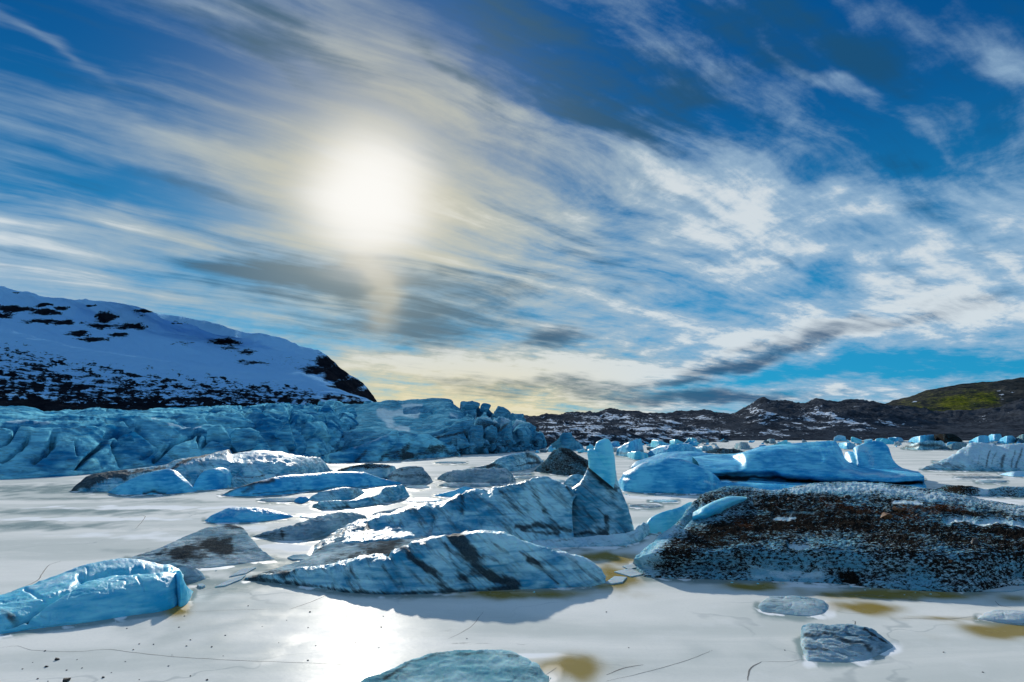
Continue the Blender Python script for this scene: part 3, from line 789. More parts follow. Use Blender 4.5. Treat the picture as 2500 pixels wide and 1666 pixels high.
finish('ice_front', V, M_GLAC, glacier, gdisp, carve=[
    ("0,1084 20,1074 35,1056 42,1048", 3, 3.75), ("10,1118 30,1108 50,1090 68,1072", 4, 4.20), ("85,1122 105,1110 125,1092 130,1065", 6, 4.50), ("112,1086 122,1078 128,1062", 3, 2.40),
    ("188,1143 205,1125 225,1108 252,1084", 4, 5.25), ("182,1088 184,1120", 2.5, 3.00), ("258,1066 285,1058 310,1055", 6, 3.30), ("280,1085 275,1100 290,1140", 5, 4.50), ("286,1066 300,1085", 4, 3.00), ("337,1040 339,1046", 5, 4.50),
    ("372,1130 395,1112 420,1090 470,1066 488,1052", 4, 4.50), ("488,1052 484,1080 484,1100", 3, 3.75), ("520,1066 490,1100", 5, 2.25), ("570,1060 575,1080 580,1096", 4, 3.30), ("632,1062 650,1080 665,1100", 6, 4.50),
    ("735,1050 752,1072 760,1098", 5, 4.80), ("640,1012 646,1018", 3, 3.00), ("706,1008 706,1034", 4, 4.50), ("720,1040 760,1030 795,1028", 4, 3.30), ("790,1035 800,1062 815,1072", 6, 4.20), ("690,1052 720,1048 740,1046", 3, 3.00),
    ("825,1000 828,1028", 4, 4.50), ("915,1000 917,1040", 5, 6.00), ("868,1022 890,1030", 4, 3.00), ("545,1035 660,1045 690,1046", 3, 1.80), ("400,1095 340,1125", 3, 1.80), ("60,1150 230,1148", 3, 1.20), ("0,1050 130,1044 250,1036 300,1026", 3, 2.40)],
    dirt=[("258,1066 285,1058 310,1055", 7, .5), ("278,1085 275,1100 290,1140", 7, .5), ("188,1143 225,1110 252,1084", 4, .45), ("340,1125 372,1130 420,1140", 7, .5), ("600,1085 640,1085", 12, .5), ("372,1130 395,1112 420,1090 470,1066", 3, .5), ("337,1043 338,1044", 5, .8),
          ("632,1062 650,1080 665,1100", 5, .6), ("735,1050 752,1072 760,1098", 4, .6), ("640,1052 700,1052", 6, .4), ("700,1130 770,1112 850,1100", 5, .6), ("330,1060 325,1140", 10, .35), ("790,1035 800,1062", 4, .4)],
    frost=-.22, frostmap=[("415,1040 470,1042 490,1036", 5, 1.1), ("370,1020 385,1024", 5, .9), ("5,1038 70,1040", 3, .6), ("85,1040 120,1036", 3, .5), ("45,1100 55,1090", 4, .7), ("900,1030 960,1020", 12, 1.0), ("895,1050 930,1040", 8, 1)], base_dirt=-.05)

# far dome of the glacier
w2 = P("820,1108 900,1112 1000,1110 1100,1112 1184,1109 1290,1101 1343,1093 1400,1090")
def grow2(s, f):
    q = P(s); return np.column_stack([q, depth(pchip(w2[:, 0], w2[:, 1], q[:, 0])) * f])
d_rows = [grow2("820,1108 900,1112 1000,1110 1100,1112 1184,1109 1290,1101 1345,1093", 1.0),
          grow2("820,1080 900,1080 1000,1078 1070,1078 1140,1064 1184,1062 1240,1062 1300,1072 1340,1086", 1.02),
          grow2("820,1062 900,1062 1000,1062 1070,1062 1100,1047 1150,1036 1205,1036 1250,1042 1290,1052 1338,1076", 1.06),
          grow2("820,1030 900,1030 950,1032 1020,1030 1100,1022 1170,1020 1210,1022 1250,1030 1288,1042 1330,1068", 1.25),
          grow2("820,992 894,987 950,980 1003,976 1046,976 1099,979 1116,987 1131,985 1163,987 1174,995 1182,991 1192,995 1198,1000 1207,998 1226,1003 1246,1015 1254,1012 1269,1015 1280,1026 1290,1041 1320,1066", 1.55)]
V = loft(d_rows, 420, 16, back=0.8)
def ddisp(v, n):
    px, py = project(v)
    f1, f2, r_ = cells(np.stack([v[:, 0] * .06, v[:, 1] * .03, v[:, 2] * .07], 1) + 3)
    bl = sm(px, 1060, 1160)
    return bl * (4 * (r_ - .5) - 3.0 * np.exp(-((f2 - f1) / .08) ** 2)) + 1.0 * fbm(v * .05, 4) + 1.2 * (ridged(np.stack([v[:, 0] * .05, v[:, 1] * .05, v[:, 2] * .16], 1), 4) - .2)
finish('ice_dome', V, M_GLACD, glacier, ddisp, carve=[("1182,1045 1181,1085", 3, 7.50), ("1221,1045 1214,1088", 4, 9.00), ("1256,1045 1255,1096", 5, 10.50), ("1290,1078 1288,1105", 4, 7.50), ("1141,1060 1150,1085 1165,1088", 4, 7.50), ("1305,1060 1305,1095", 4, 6.00),
      ("1116,987 1135,1000", 3, 6.00), ("1174,992 1172,1020", 3, 6.00), ("1197,1000 1202,1025", 3, 6.00), ("1246,1014 1252,1030", 3, 4.50), ("1100,1020 1150,1018 1160,1030", 3, 4.50), ("1052,1066 1099,1050 1152,1037 1205,1037", 3, 3.75), ("990,1003 1055,1008", 4, 3.00), ("1130,1088 1140,1105", 4, 4.50)],
    dirt=[("1052,1066 1099,1052 1152,1037 1205,1035 1240,1040", 5, .9), ("1069,1074 1141,1058", 6, .9), ("1180,1045 1181,1088", 3, .7), ("1221,1045 1214,1088", 3, .8), ("1256,1045 1255,1096", 4, .9), ("1290,1078 1288,1105", 4, .8), ("1000,1010 1055,1010", 4, .6), ("1040,1035 1060,1020", 5, .35),
          ("1260,1055 1300,1075", 8, .35), ("1130,1105 1300,1100", 6, .6), ("1060,1090 1130,1100", 9, .6), ("980,1024 1030,1020", 10, .3)],
    frost=-.3, frostmap=[("930,1014 985,1008 1020,1011", 9, .95), ("945,1025 955,1040", 11, .85), ("985,990 1030,992", 6, .8), ("975,1048 995,1052", 9, .8), ("1100,1010 1115,1011", 4, .9), ("1215,1030 1290,1040", 4, .6), ("1150,1022 1210,1030", 4, .5), ("1165,1004 1172,1006", 4, .9)], base_dirt=-.02)

# broken blocks along the glacier edge
def ice_block(px, py, wpx, hpx, f_row, seed, mat=M_GLAC, dirt=0.0, frost=0.0, wl_=wl, parent=glacier, name='ice_block'):
    Y = float(depth(pchip(wl_[:, 0], wl_[:, 1], np.array([float(px)]))[0]) * (1 + (f_row - 1) * .8))
    c = at(px, py, Y); k = Y / F
    me = shard_mesh(name, seed, 1.0, (wpx * k * .62, max(wpx, hpx) * k * .6, hpx * k * .85), mat, {'dirt': dirt, 'frost': frost}, smooth=False)
    o = link(name, me, parent, c)
    o.rotation_euler = (0, 0, (seed * 1.7) % 0.8 - .4)
    return o
rnd = random.Random(11)
for i, (x, y, a, b, f) in enumerate([
    (625, 1004, 36, 12, 1.5), (677, 1002, 44, 18, 1.5), (722, 1006, 24, 26, 1.3), (735, 1000, 30, 20, 1.5), (726, 1028, 26, 22, 1.2), (752, 1008, 36, 26, 1.4), (790, 1008, 58, 36, 1.4), (770, 1024, 70, 26, 1.2),
    (806, 1036, 34, 40, 1.18), (838, 1018, 26, 36, 1.3), (858, 1022, 46, 40, 1.3), (895, 1006, 50, 34, 1.5), (872, 1036, 40, 20, 1.2), (842, 1046, 26, 30, 1.15), (855, 1058, 30, 24, 1.12), (835, 1066, 18, 18, 1.1),
    (822, 1072, 16, 14, 1.08), (838, 1076, 16, 12, 1.06), (880, 1066, 26, 16, 1.1), (905, 1062, 22, 14, 1.1), (862, 1074, 20, 12, 1.06), (900, 1042, 30, 16, 1.2), (925, 1018, 12, 34, 1.3), (600, 1080, 70, 60, 1.02), (700, 1075, 50, 60, 1.02),
    (540, 1070, 60, 50, 1.04), (660, 1062, 60, 22, 1.06), (885, 1078, 18, 10, 1.03), (910, 1072, 16, 9, 1.03), (848, 1084, 22, 10, 1.02), (310, 1072, 34, 16, 1.04)]):
    ice_block(x, y, a, b, f, 100 + i, dirt=rnd.choice((-.2, 0, .05, .2)), frost=rnd.choice((-.5, -.3, -.1)))
for i in range(70):
    x = rnd.uniform(1095, 1330); y = rnd.uniform(1078, 1108) - (x - 1200) * .05
    s_ = rnd.uniform(5, 16)
    ice_block(x, y, s_ * 1.3, s_, 1.0 - rnd.uniform(0, .03), 200 + i, M_GLACD, rnd.choice((0, .2, .5, .7)), rnd.uniform(-.3, .2), w2)
for i, (x, y, a, b, f) in enumerate([(1163, 1078, 40, 34, .99), (1200, 1066, 34, 44, 1.0), (1238, 1068, 32, 50, 1.0), (1275, 1072, 36, 48, 1.0), (1125, 1085, 34, 26, .98), (1150, 1092, 26, 18, .97), (1110, 1080, 30, 24, .99), (1313, 1082, 26, 28, .99), (1298, 1064, 30, 30, 1.03), (1252, 1020, 20, 18, 1.4), (1270, 1024, 26, 22, 1.4), (1184, 1000, 22, 16, 1.5), (1225, 1012, 46, 30, 1.4), (1150, 994, 40, 20, 1.5)]):
    ice_block(x, y, a, b, f, 300 + i, M_GLACD, rnd.choice((.1, .25, .35)), -.2, w2)

# ------------------------------------------------------------------ icebergs
GROUP = 'icebergs frozen into the lagoon'
def berg(label, front, crest, mat=M_BLUE, disp=None, cat='iceberg', group=GROUP, name='iceberg', parent=None, **k):
    kw = {q: k.pop(q) for q in ('s', 'a', 'b', 'back', 'nu', 'nf', 'nb', 'end') if q in k}
    V = body(front, crest, **kw)
    o = finish(name, V, mat, parent, disp or rough(), **k)
    if parent is None: tag(o, label, cat, group)
    elif label: o['label'] = label
    return o
def yd(s, Y): return with_y(s, Y)
def gy(s):           # rows given as px,py,row of the ground below
    q = P(s); q[:, 2] = depth(q[:, 2]); return q

# --- the great striped berg with the upright fin: two limbs round a shallow bowl
hero = empty('iceberg', (2, 40, 0)); tag(hero, 'black-striped iceberg in the middle with a tall upright fin tipped in turquoise', 'iceberg', GROUP)
finish('front_ridge', loft([
    gy("598,1416,1416 710,1428,1428 797,1439,1439 849,1447,1447 970,1452,1452 1143,1445,1445 1317,1437,1437 1447,1431,1431 1477,1424,1424"),
    gy("598,1415,1415 705,1418,1426 797,1424,1436 849,1428,1444 970,1425,1448 1143,1412,1441 1317,1408,1433 1447,1412,1428 1477,1420,1423"),
    gy("600,1414,1415 700,1408,1424 797,1403,1433 870,1392,1438 970,1372,1441 1100,1345,1436 1187,1338,1434 1274,1362,1430 1400,1383,1426 1450,1400,1424 1476,1415,1422"),
    gy("602,1413,1414 690,1402,1421 790,1389,1428 870,1372,1431 948,1353,1432 1013,1330,1430 1100,1312,1427 1187,1303,1425 1230,1308,1425 1274,1328,1424 1360,1350,1422 1425,1370,1421 1460,1390,1420 1476,1412,1420"),
    gy("606,1411,1413 690,1399,1418 790,1385,1424 870,1367,1425 948,1350,1424 1013,1327,1422 1100,1309,1419 1187,1300,1416 1230,1305,1416 1274,1326,1417 1360,1348,1416 1425,1368,1417 1462,1392,1417 1474,1412,1418")],
    520, 12, back=1.3), M_STRIPE, hero, rough(.16, .9, rid=.06, rfr=1.2, flute=.10, ffr=.9, seed=2, crack=.02),
    carve=[("948,1353 965,1392 975,1420", 7, .22), ("1000,1340 1040,1400", 6, .15), ("1280,1370 1330,1400 1370,1432", 6, .12), ("1100,1320 1150,1390 1230,1425", 7, .14), ("1290,1350 1240,1330", 6, .1), ("930,1410 1000,1430", 6, .1), ("800,1395 815,1440", 8, .15), ("1190,1330 1215,1360", 8, .12)],
    dirt=[("1115,1312 1150,1345 1165,1385 1200,1410 1260,1432", 17, 1.08), ("1100,1318 1140,1360", 14, 0.75), ("985,1345 1040,1390 1075,1405", 12, 0.81), ("1000,1362 1060,1395", 8, 0.65), ("1085,1330 1120,1400 1160,1435", 5, 0.54), ("1210,1330 1240,1350", 6, 0.54), ("1270,1350 1320,1390 1360,1425", 6, 0.75), ("1290,1370 1330,1380", 5, 0.54),
          ("600,1416 710,1424 797,1436 849,1445 970,1450 1143,1443 1250,1438", 6, 0.81), ("940,1385 955,1415 975,1435", 8, 0.54), ("700,1405 780,1395", 14, 0.38), ("620,1410 700,1400", 9, 0.65), ("1080,1425 1150,1405", 10, 0.54), ("860,1395 880,1420", 9, 0.38), ("1040,1420 1100,1440", 8, 0.54), ("1180,1360 1230,1375", 6, 0.54)],
    frost=-.22, frostmap=[("1360,1352 1440,1375 1470,1405", 9, .6), ("1190,1305 1270,1330", 6, .5), ("950,1352 1100,1310", 4, .3)], base_dirt=.06, jitter=.5)
finish('bowl', loft([
    gy("596,1416,1416 700,1396,1412 800,1384,1412 950,1356,1412 1100,1320,1408 1180,1312,1404"),
    gy("610,1410,1411 690,1388,1398 790,1372,1392 920,1352,1388 1060,1330,1382 1170,1318,1376"),
    gy("640,1402,1403 720,1376,1384 800,1358,1372 920,1340,1362 1060,1322,1356 1180,1312,1350"),
    gy("690,1388,1389 756,1366,1370 830,1342,1355 930,1326,1346 1060,1314,1340 1200,1308,1334"),
    gy("750,1368,1368 772,1350,1354 840,1324,1342 940,1312,1336 1060,1306,1330 1200,1304,1326"),
    gy("766,1342,1342 790,1330,1338 850,1308,1334 950,1298,1330 1060,1296,1326 1210,1296,1322")],
    220, 14, back=.3), M_GREY, hero, rough(.06, 1.2, rid=.06, rfr=1.8, strata=.03, sfr=6, tilt=(.1, .1)),
    dirt=[("800,1375 900,1345 1000,1335", 14, .45), ("880,1335 980,1322", 9, .5), ("770,1345 790,1335", 9, .6), ("600,1414 680,1394", 7, .5), ("860,1368 950,1352", 7, .6), ("900,1350 960,1338", 6, .5)], base_dirt=.18, frost=-.1, frostmap=[("850,1325 950,1330", 12, .3)])
finish('back_ridge', loft([
    gy("766,1345,1345 850,1330,1345 950,1325,1342 1080,1322,1338 1200,1322,1332 1290,1322,1328 1400,1324,1326"),
    gy("767,1340,1342 850,1314,1334 950,1302,1332 1080,1298,1328 1200,1298,1324 1290,1300,1322 1400,1308,1320"),
    gy("769,1336,1338 845,1298,1324 940,1284,1324 1070,1272,1320 1160,1265,1318 1250,1262,1316 1320,1262,1316 1396,1270,1315"),
    gy("770,1334,1336 850,1288,1318 920,1268,1318 990,1250,1316 1046,1240,1314 1090,1236,1312 1127,1222,1310 1192,1215,1309 1243,1210,1308 1290,1200,1308 1328,1195,1308 1372,1210,1310 1398,1225,1311"),
    gy("772,1332,1334 855,1284,1314 903,1269,1312 988,1243,1310 1046,1230,1308 1090,1226,1306 1127,1204,1304 1192,1196,1303 1243,1189,1303 1290,1175,1303 1328,1167,1303 1348,1172,1304 1372,1187,1306 1393,1198,1308 1402,1215,1309")],
    460, 13, back=.9), M_STRIPE, hero, rough(.14, .8, rid=.05, rfr=1.1, flute=.18, ffr=.6, seed=5, crack=.02),
    carve=[("1055,1232 1062,1265 1050,1300", 8, .22), ("1127,1206 1130,1245 1120,1290", 8, .25), ("1192,1198 1180,1240", 9, .1), ("1290,1180 1310,1215 1330,1260", 6, .16), ("1243,1195 1262,1240", 8, .12), ("1340,1240 1355,1290", 6, .15), ("1170,1270 1178,1276", 6, .16), ("1085,1265 1090,1270", 6, .12), ("1245,1270 1248,1274", 5, .14)],
    dirt=[("1050,1240 1062,1265 1050,1300", 9, 0.53), ("1127,1210 1130,1250", 8, 0.59), ("1225,1205 1245,1225 1270,1255", 9, 0.70), ("1295,1185 1312,1215 1330,1250", 6, 0.59), ("1260,1290 1310,1285 1340,1290 1390,1300", 8, 1.01), ("1275,1300 1360,1308", 6, 0.85), ("1330,1250 1350,1280", 7, 0.53), ("772,1334 850,1300 900,1290", 12, 0.59), ("1170,1272 1176,1275", 5, 0.53), ("1000,1248 1040,1262", 8, 0.32), ("1384,1195 1394,1212", 4, 0.85), ("950,1270 1000,1290", 10, 0.21)],
    frost=-.2, frostmap=[("1290,1180 1340,1172", 8, .15), ("800,1325 900,1290", 16, -.25)], base_dirt=.05, jitter=.6)
# the fin itself, its clear turquoise tip a piece of its own
fin_l = "1346,1326 1360,1302 1370,1272 1376,1242 1383,1216 1394,1196 1416,1179 1430,1158 1437,1137 1440,1124"
fin_r = "1552,1322 1549,1305 1542,1276 1532,1240 1518,1206 1507,1172 1503,1150"
def fin_mesh(name, left, right, nL, mat, Yg, thick, taper, **k):
    """a blade: left and right edges joined by a rounded front and back"""
    l, r = P(left), P(right)
    tn = np.linspace(0, 1, nL)
    def rs(q):
        d = np.concatenate([[0], np.cumsum(np.hypot(*np.diff(q, axis=0).T))]); d /= d[-1]
        return np.stack([pchip(d, q[:, 0], tn), pchip(d, q[:, 1], tn)], 1)
    L, Rr = rs(l), rs(r)
    th = np.linspace(0, 2 * math.pi, 97)
    V = np.empty((nL, len(th), 3))
    for i in range(nL):
        cx_, cy_ = (L[i] + Rr[i]) / 2; hw = (Rr[i] - L[i]) / 2
        Yc = Yg[0] + (Yg[1] - Yg[0]) * tn[i]
        tk = (thick[0] + (thick[1] - thick[0]) * tn[i] ** .7) * max(1 - taper * max(tn[i] - .55, 0) / .45, .04)
        xx = cx_ + hw[0] * np.cos(th); yy = cy_ + hw[1] * np.cos(th)
        V[i] = at(xx, yy, Yc - tk * np.sin(th) * np.abs(np.sin(th)) ** -.25 if False else Yc - tk * np.sin(th))
    return finish(name, V, mat, hero, **k)
Yb = float(depth(1312))
fin_mesh('fin', fin_l, fin_r, 150, M_FIN, (Yb + 1.2, Yb + 2.2), (2.6, .75), .1, disp=rough(.05, 1.2, rid=.03, rfr=2, strata=.05, sfr=2.2, tilt=(.75, .1), seed=9),
    carve=[("1384,1216 1378,1240 1372,1275", 4, .12)],
    dirt=[("1438,1142 1462,1170 1502,1196", 7, .9), ("1436,1158 1475,1190 1512,1222", 6, .6), ("1420,1205 1470,1250 1500,1275", 6, .45), ("1410,1225 1450,1270 1475,1300", 5, .6), ("1482,1262 1476,1312", 7, .9), ("1385,1304 1460,1304 1540,1310", 6, .8), ("1388,1204 1380,1232", 3, .8), ("1440,1280 1470,1300", 8, .5)], frost=-.5, base_dirt=.10,
    cleanmap=[("1512,1200 1535,1260", 7, .4), ("1390,1230 1400,1290", 12, .3)])  # right edge painted paler as the lit side; left strip thinned too
fin_mesh('fin_tip', "1437,1142 1436,1122 1434,1106 1435,1099 1442,1096 1449,1097 1453,1089 1456,1081 1466,1075 1478,1071", "1503,1196 1503,1172 1503,1150 1502,1130 1499,1108 1495,1090 1490,1078 1486,1073", 80, M_CYAN, (Yb + 1.75, Yb + 2.4), (1.45, .6), .7,
    disp=rough(.03, 1.0, rid=.015, rfr=1.2), carve=[("1458,1108 1466,1120 1484,1140", 5, .12)], frost=-.5)
berg(None, "1262,1330 1330,1338 1420,1335 1500,1334 1556,1325 1590,1300", "1262,1328 1300,1322 1380,1316 1450,1310 1540,1300 1560,1285 1590,1262", M_STRIPE, rough(.06, 1.5, rid=.05, rfr=2), name='snowy_foot', parent=hero, s=2.5, frost=.35, dirt=[("1280,1322 1400,1318", 5, .6), ("1540,1310 1556,1300", 6, .6)])

# --- gravel-crusted berg on the right
grav = empty('iceberg', (14, 40, 0)); tag(grav, 'broad low iceberg at right crusted with black gravel, rime and rusty soil', 'iceberg', GROUP)
def yrow(s): return P(s)
finish('gravel_back', loft([
    gy("1543,1378,1378 1576,1409,1409 1704,1414,1414 1840,1418,1418 2010,1424,1424 2137,1435,1435 2265,1444,1444 2371,1446,1446 2500,1430,1430 2800,1425,1425"),
    gy("1545,1374,1376 1580,1388,1400 1704,1390,1408 1840,1392,1412 2010,1396,1418 2137,1406,1428 2265,1412,1436 2371,1412,1438 2500,1402,1424 2800,1400,1420"),
    yrow("1549,1366,36.2 1600,1352,34.7 1704,1352,34.3 1840,1348,34.3 2010,1348,33.8 2137,1352,33.3 2265,1356,32.8 2371,1356,32.8 2500,1352,33.3 2800,1350,33.8"),
    yrow("1556,1358,37.2 1620,1316,37.6 1700,1308,37.6 1840,1300,37.6 2010,1296,37.6 2137,1298,37.2 2265,1300,36.7 2371,1304,36.7 2500,1304,36.7 2800,1310,37.2"),
    yrow("1566,1352,37.6 1640,1292,40.0 1710,1262,41.5 1780,1245,42.0 1900,1246,42.0 2010,1242,42.0 2137,1240,42.0 2265,1246,41.5 2371,1254,41.0 2500,1262,40.5 2800,1284,40.0"),
    yrow("1572,1348,38.1 1650,1284,41.0 1700,1222,44.9 1738,1203,45.8 1780,1193,46.3 1819,1193,46.3 1882,1202,45.8 1925,1197,46.3 1989,1186,47.3 2052,1183,47.8 2137,1186,47.8 2222,1194,47.3 2307,1207,46.3 2392,1224,45.4 2500,1241,43.9 2800,1275,41.5"),
    yrow("1578,1344,38.6 1656,1280,41.5 1700,1219,45.5 1738,1201,46.6 1780,1190,47.3 1819,1190,47.3 1882,1199,46.9 1925,1194,47.3 1989,1182,48.6 2052,1179,49.2 2137,1182,49.2 2222,1190,48.6 2307,1203,47.5 2392,1220,46.3 2500,1237,44.9 2800,1270,42.5")],
    620, 22, back=1.4), M_GRIT, grav, rough(.13, 1.1, rid=.10, rfr=2.4, seed=4, octv=5),
    carve=[("1700,1222 1690,1262 1660,1290", 6, .3), ("1930,1330 1975,1332", 8, .22), ("2310,1262 2400,1268 2500,1276", 9, .25), ("2060,1415 2080,1425", 12, .3)],
    gritmap=[("1640,1345 1760,1300 1900,1262 2060,1250 2250,1270 2500,1300", 34, .22), ("1750,1340 1950,1310 2150,1310 2350,1340 2500,1350", 45, .12), ("2060,1415 2080,1420", 16, .6), ("1850,1405 2000,1405", 14, -.5), 
             ("1640,1290 1600,1330 1560,1360", 12, -.4), ("1720,1230 1760,1215", 12, .1), ("1850,1195 2100,1190 2300,1212 2500,1245", 14, -.15), ("1560,1375 1600,1400", 10, -.4), ("1590,1350 1670,1295 1700,1250", 22, -.3), ("2310,1266 2400,1270 2500,1278", 7, -1.1), ("1930,1331 1972,1332", 3, -1.2), ("2180,1230 2250,1233", 3, -.9), ("1890,1268 1940,1267", 3, -.7), ("1930,1200 2150,1198 2300,1216", 9, -.3), ("1990,1190 2140,1188", 6, -.2), ("2100,1200 2300,1215", 5, .2)], grit=.56,
    dirt=[("1760,1280 1900,1255 2030,1245 2180,1255 2300,1250 2450,1255", 9, .75), ("1740,1300 1800,1285 1870,1290", 9, .7), ("1990,1225 2060,1240", 7, .5), ("2180,1245 2300,1240", 6, .6), ("1710,1235 1740,1210", 8, .3), ("2060,1418 2080,1424", 12, .9), ("1900,1330 1935,1338", 9, .7)],
    rust=[("2000,1222 2060,1240 2150,1258 2280,1270", 12, .6), ("1800,1270 1830,1280", 14, .7), ("2200,1240 2350,1245", 12, .8)],
    frost=-.05, frostmap=[("1850,1190 2100,1192 2300,1212 2500,1245", 12, .35), ("1880,1400 2000,1402", 12, .5), ("2320,1268 2500,1280", 6, .9), ("1930,1330 1975,1331", 5, 1.0), ("2180,1228 2250,1232", 5, .8), ("1890,1268 1940,1266", 4, .7), ("2430,1425 2500,1425", 9, .8)])
berg('smooth pale turquoise lobe', "1572,1292 1580,1302 1620,1303 1670,1290 1692,1268 1700,1250", "1572,1290 1585,1268 1600,1257 1627,1248 1660,1238 1687,1226 1700,1236", M_CYAN, rough(.05, 1.0), name='ice_lobe', parent=grav, s=1.0, frost=-.1)
finish('ice_lobe', loft([yrow("1690,1282,41.3 1720,1281,41.3 1760,1263,42.1 1800,1238,43.2 1824,1221,44.0"), yrow("1690,1264,40.7 1715,1257,40.4 1755,1241,41.2 1795,1223,42.5 1824,1217,43.7"),
    yrow("1692,1252,41.4 1715,1240,41.3 1750,1222,42.2 1790,1212,43.3 1824,1214,44.2"), yrow("1694,1250,42.6 1715,1238,42.8 1750,1221,43.6 1790,1212,44.4 1824,1214,45.0")], 70, 8, foot=False, backrows=False), M_CYAN, grav, rough(.03, 1.2), frost=.1)

# --- the big clean blue berg behind
blue = empty('iceberg', (40, 100, 0)); tag(blue, 'largest smooth bright-blue iceberg, undercut at the waterline, beyond the gravel-crusted one', 'iceberg', GROUP)
finish('body', loft([
    gy("1700,1200,1200 1760,1196,1196 1850,1198,1198 1950,1200,1200 2050,1200,1200 2150,1199,1199 2262,1194,1194"),
    gy("1700,1186,1196 1760,1176,1193 1850,1182,1194 1950,1184,1195 2050,1185,1195 2150,1184,1194 2260,1184,1192"),
    gy("1704,1174,1186 1760,1170,1184 1850,1172,1184 1950,1176,1184 2050,1178,1184 2150,1179,1184 2256,1176,1184"),
    gy("1706,1164,1186 1742,1160,1185 1821,1159,1185 1884,1158,1185 1910,1165,1187 1976,1170,1190 2015,1174,1192 2100,1176,1193 2155,1177,1194 2256,1172,1192"),
    gy("1708,1158,1188 1742,1154,1187 1821,1150,1187 1884,1148,1188 1910,1155,1190 1976,1160,1192 2015,1162,1193 2100,1168,1194 2155,1170,1194 2257,1166,1192"),
    gy("1708,1146,1186 1742,1136,1183 1800,1134,1182 1825,1128,1184 1884,1128,1186 1910,1130,1187 1976,1134,1188 2030,1138,1189 2070,1150,1190 2120,1158,1191 2180,1156,1190 2250,1158,1189"),
    gy("1705,1132,1182 1740,1124,1176 1790,1120,1172 1815,1106,1178 1860,1100,1180 1910,1098,1181 1976,1100,1181 2040,1102,1182 2060,1130,1184 2110,1150,1185 2180,1148,1184 2244,1153,1183"),
    gy("1690,1116,1172 1746,1110,1168 1800,1109,1168 1830,1100,1172 1858,1091,1174 1914,1085,1175 1984,1080,1175 2038,1077,1176 2050,1092,1176 2064,1122,1178 2110,1144,1180 2180,1143,1180 2240,1151,1180")],
    420, 10, back=1.6), M_BLUE, blue, rough(.10, .35, rid=.05, rfr=.5, seed=1, octv=3),
    carve=[("1808,1126 1805,1150", 7, .12), ("1860,1140 1900,1125 2000,1118", 9, .15)],
    dirt=[("1745,1168 1850,1166 1895,1164 1960,1174 2050,1179 2150,1181 2250,1178", 4.5, 1.0), ("1752,1172 1800,1174 1820,1172", 6, .9), ("2250,1184 2262,1192", 4, .5)], frost=-.42, frostmap=[("1900,1150 2050,1160 2200,1160", 8, .25), ("1830,1100 1910,1090", 5, .3), ("2050,1150 2150,1162 2240,1160", 6, .4)])  # dark strokes along the slot paint in the shade under the overhang
berg(None, "1506,1182 1522,1199 1587,1204 1662,1206 1718,1206 1752,1196 1770,1186", "1506,1164 1540,1146 1578,1128 1624,1119 1662,1121 1699,1135 1727,1149 1746,1160 1770,1184", M_BLUE, rough(.10, .4, rid=.04, rfr=.6), name='front_dome', parent=blue, s=1.1, a=1.6, b=.7, frost=-.35,
    carve=[("1520,1164 1600,1168 1700,1170", 4, .12), ("1690,1170 1720,1200", 5, .3)], dirt=[("1590,1165 1680,1166 1720,1168", 7, .22), ("1600,1205 1700,1208", 3, .9), ("1655,1190 1668,1193", 3, .6)], frostmap=[("1512,1168 1540,1150 1580,1130", 5, .6), ("1725,1180 1745,1186", 8, 1.1), ("1700,1130 1660,1124", 4, .5)])
berg(None, "1540,1142 1600,1145 1700,1150 1800,1150", "1540,1130 1573,1121 1624,1105 1680,1102 1746,1108 1800,1110", M_BLUE, rough(.10, .4), name='snow_ramp', parent=blue, s=2.5, frost=-.1)
berg(None, "2052,1172 2100,1180 2150,1180 2220,1178 2258,1172", "2052,1120 2064,1106 2078,1097 2104,1084 2135,1077 2152,1079 2166,1089 2178,1117 2192,1136 2214,1147 2240,1153 2258,1166", M_BLUE, rough(.12, .5, rid=.05, rfr=1.2), name='end_hump', parent=blue, s=1.0, a=1.2, b=.8, frost=-.3,
    carve=[("2074,1098 2085,1120 2092,1140", 5, .5)], dirt=[("2078,1100 2088,1122 2094,1142", 2.5, .9)], frostmap=[("2085,1095 2110,1095 2125,1110 2130,1135", 12, .55)])

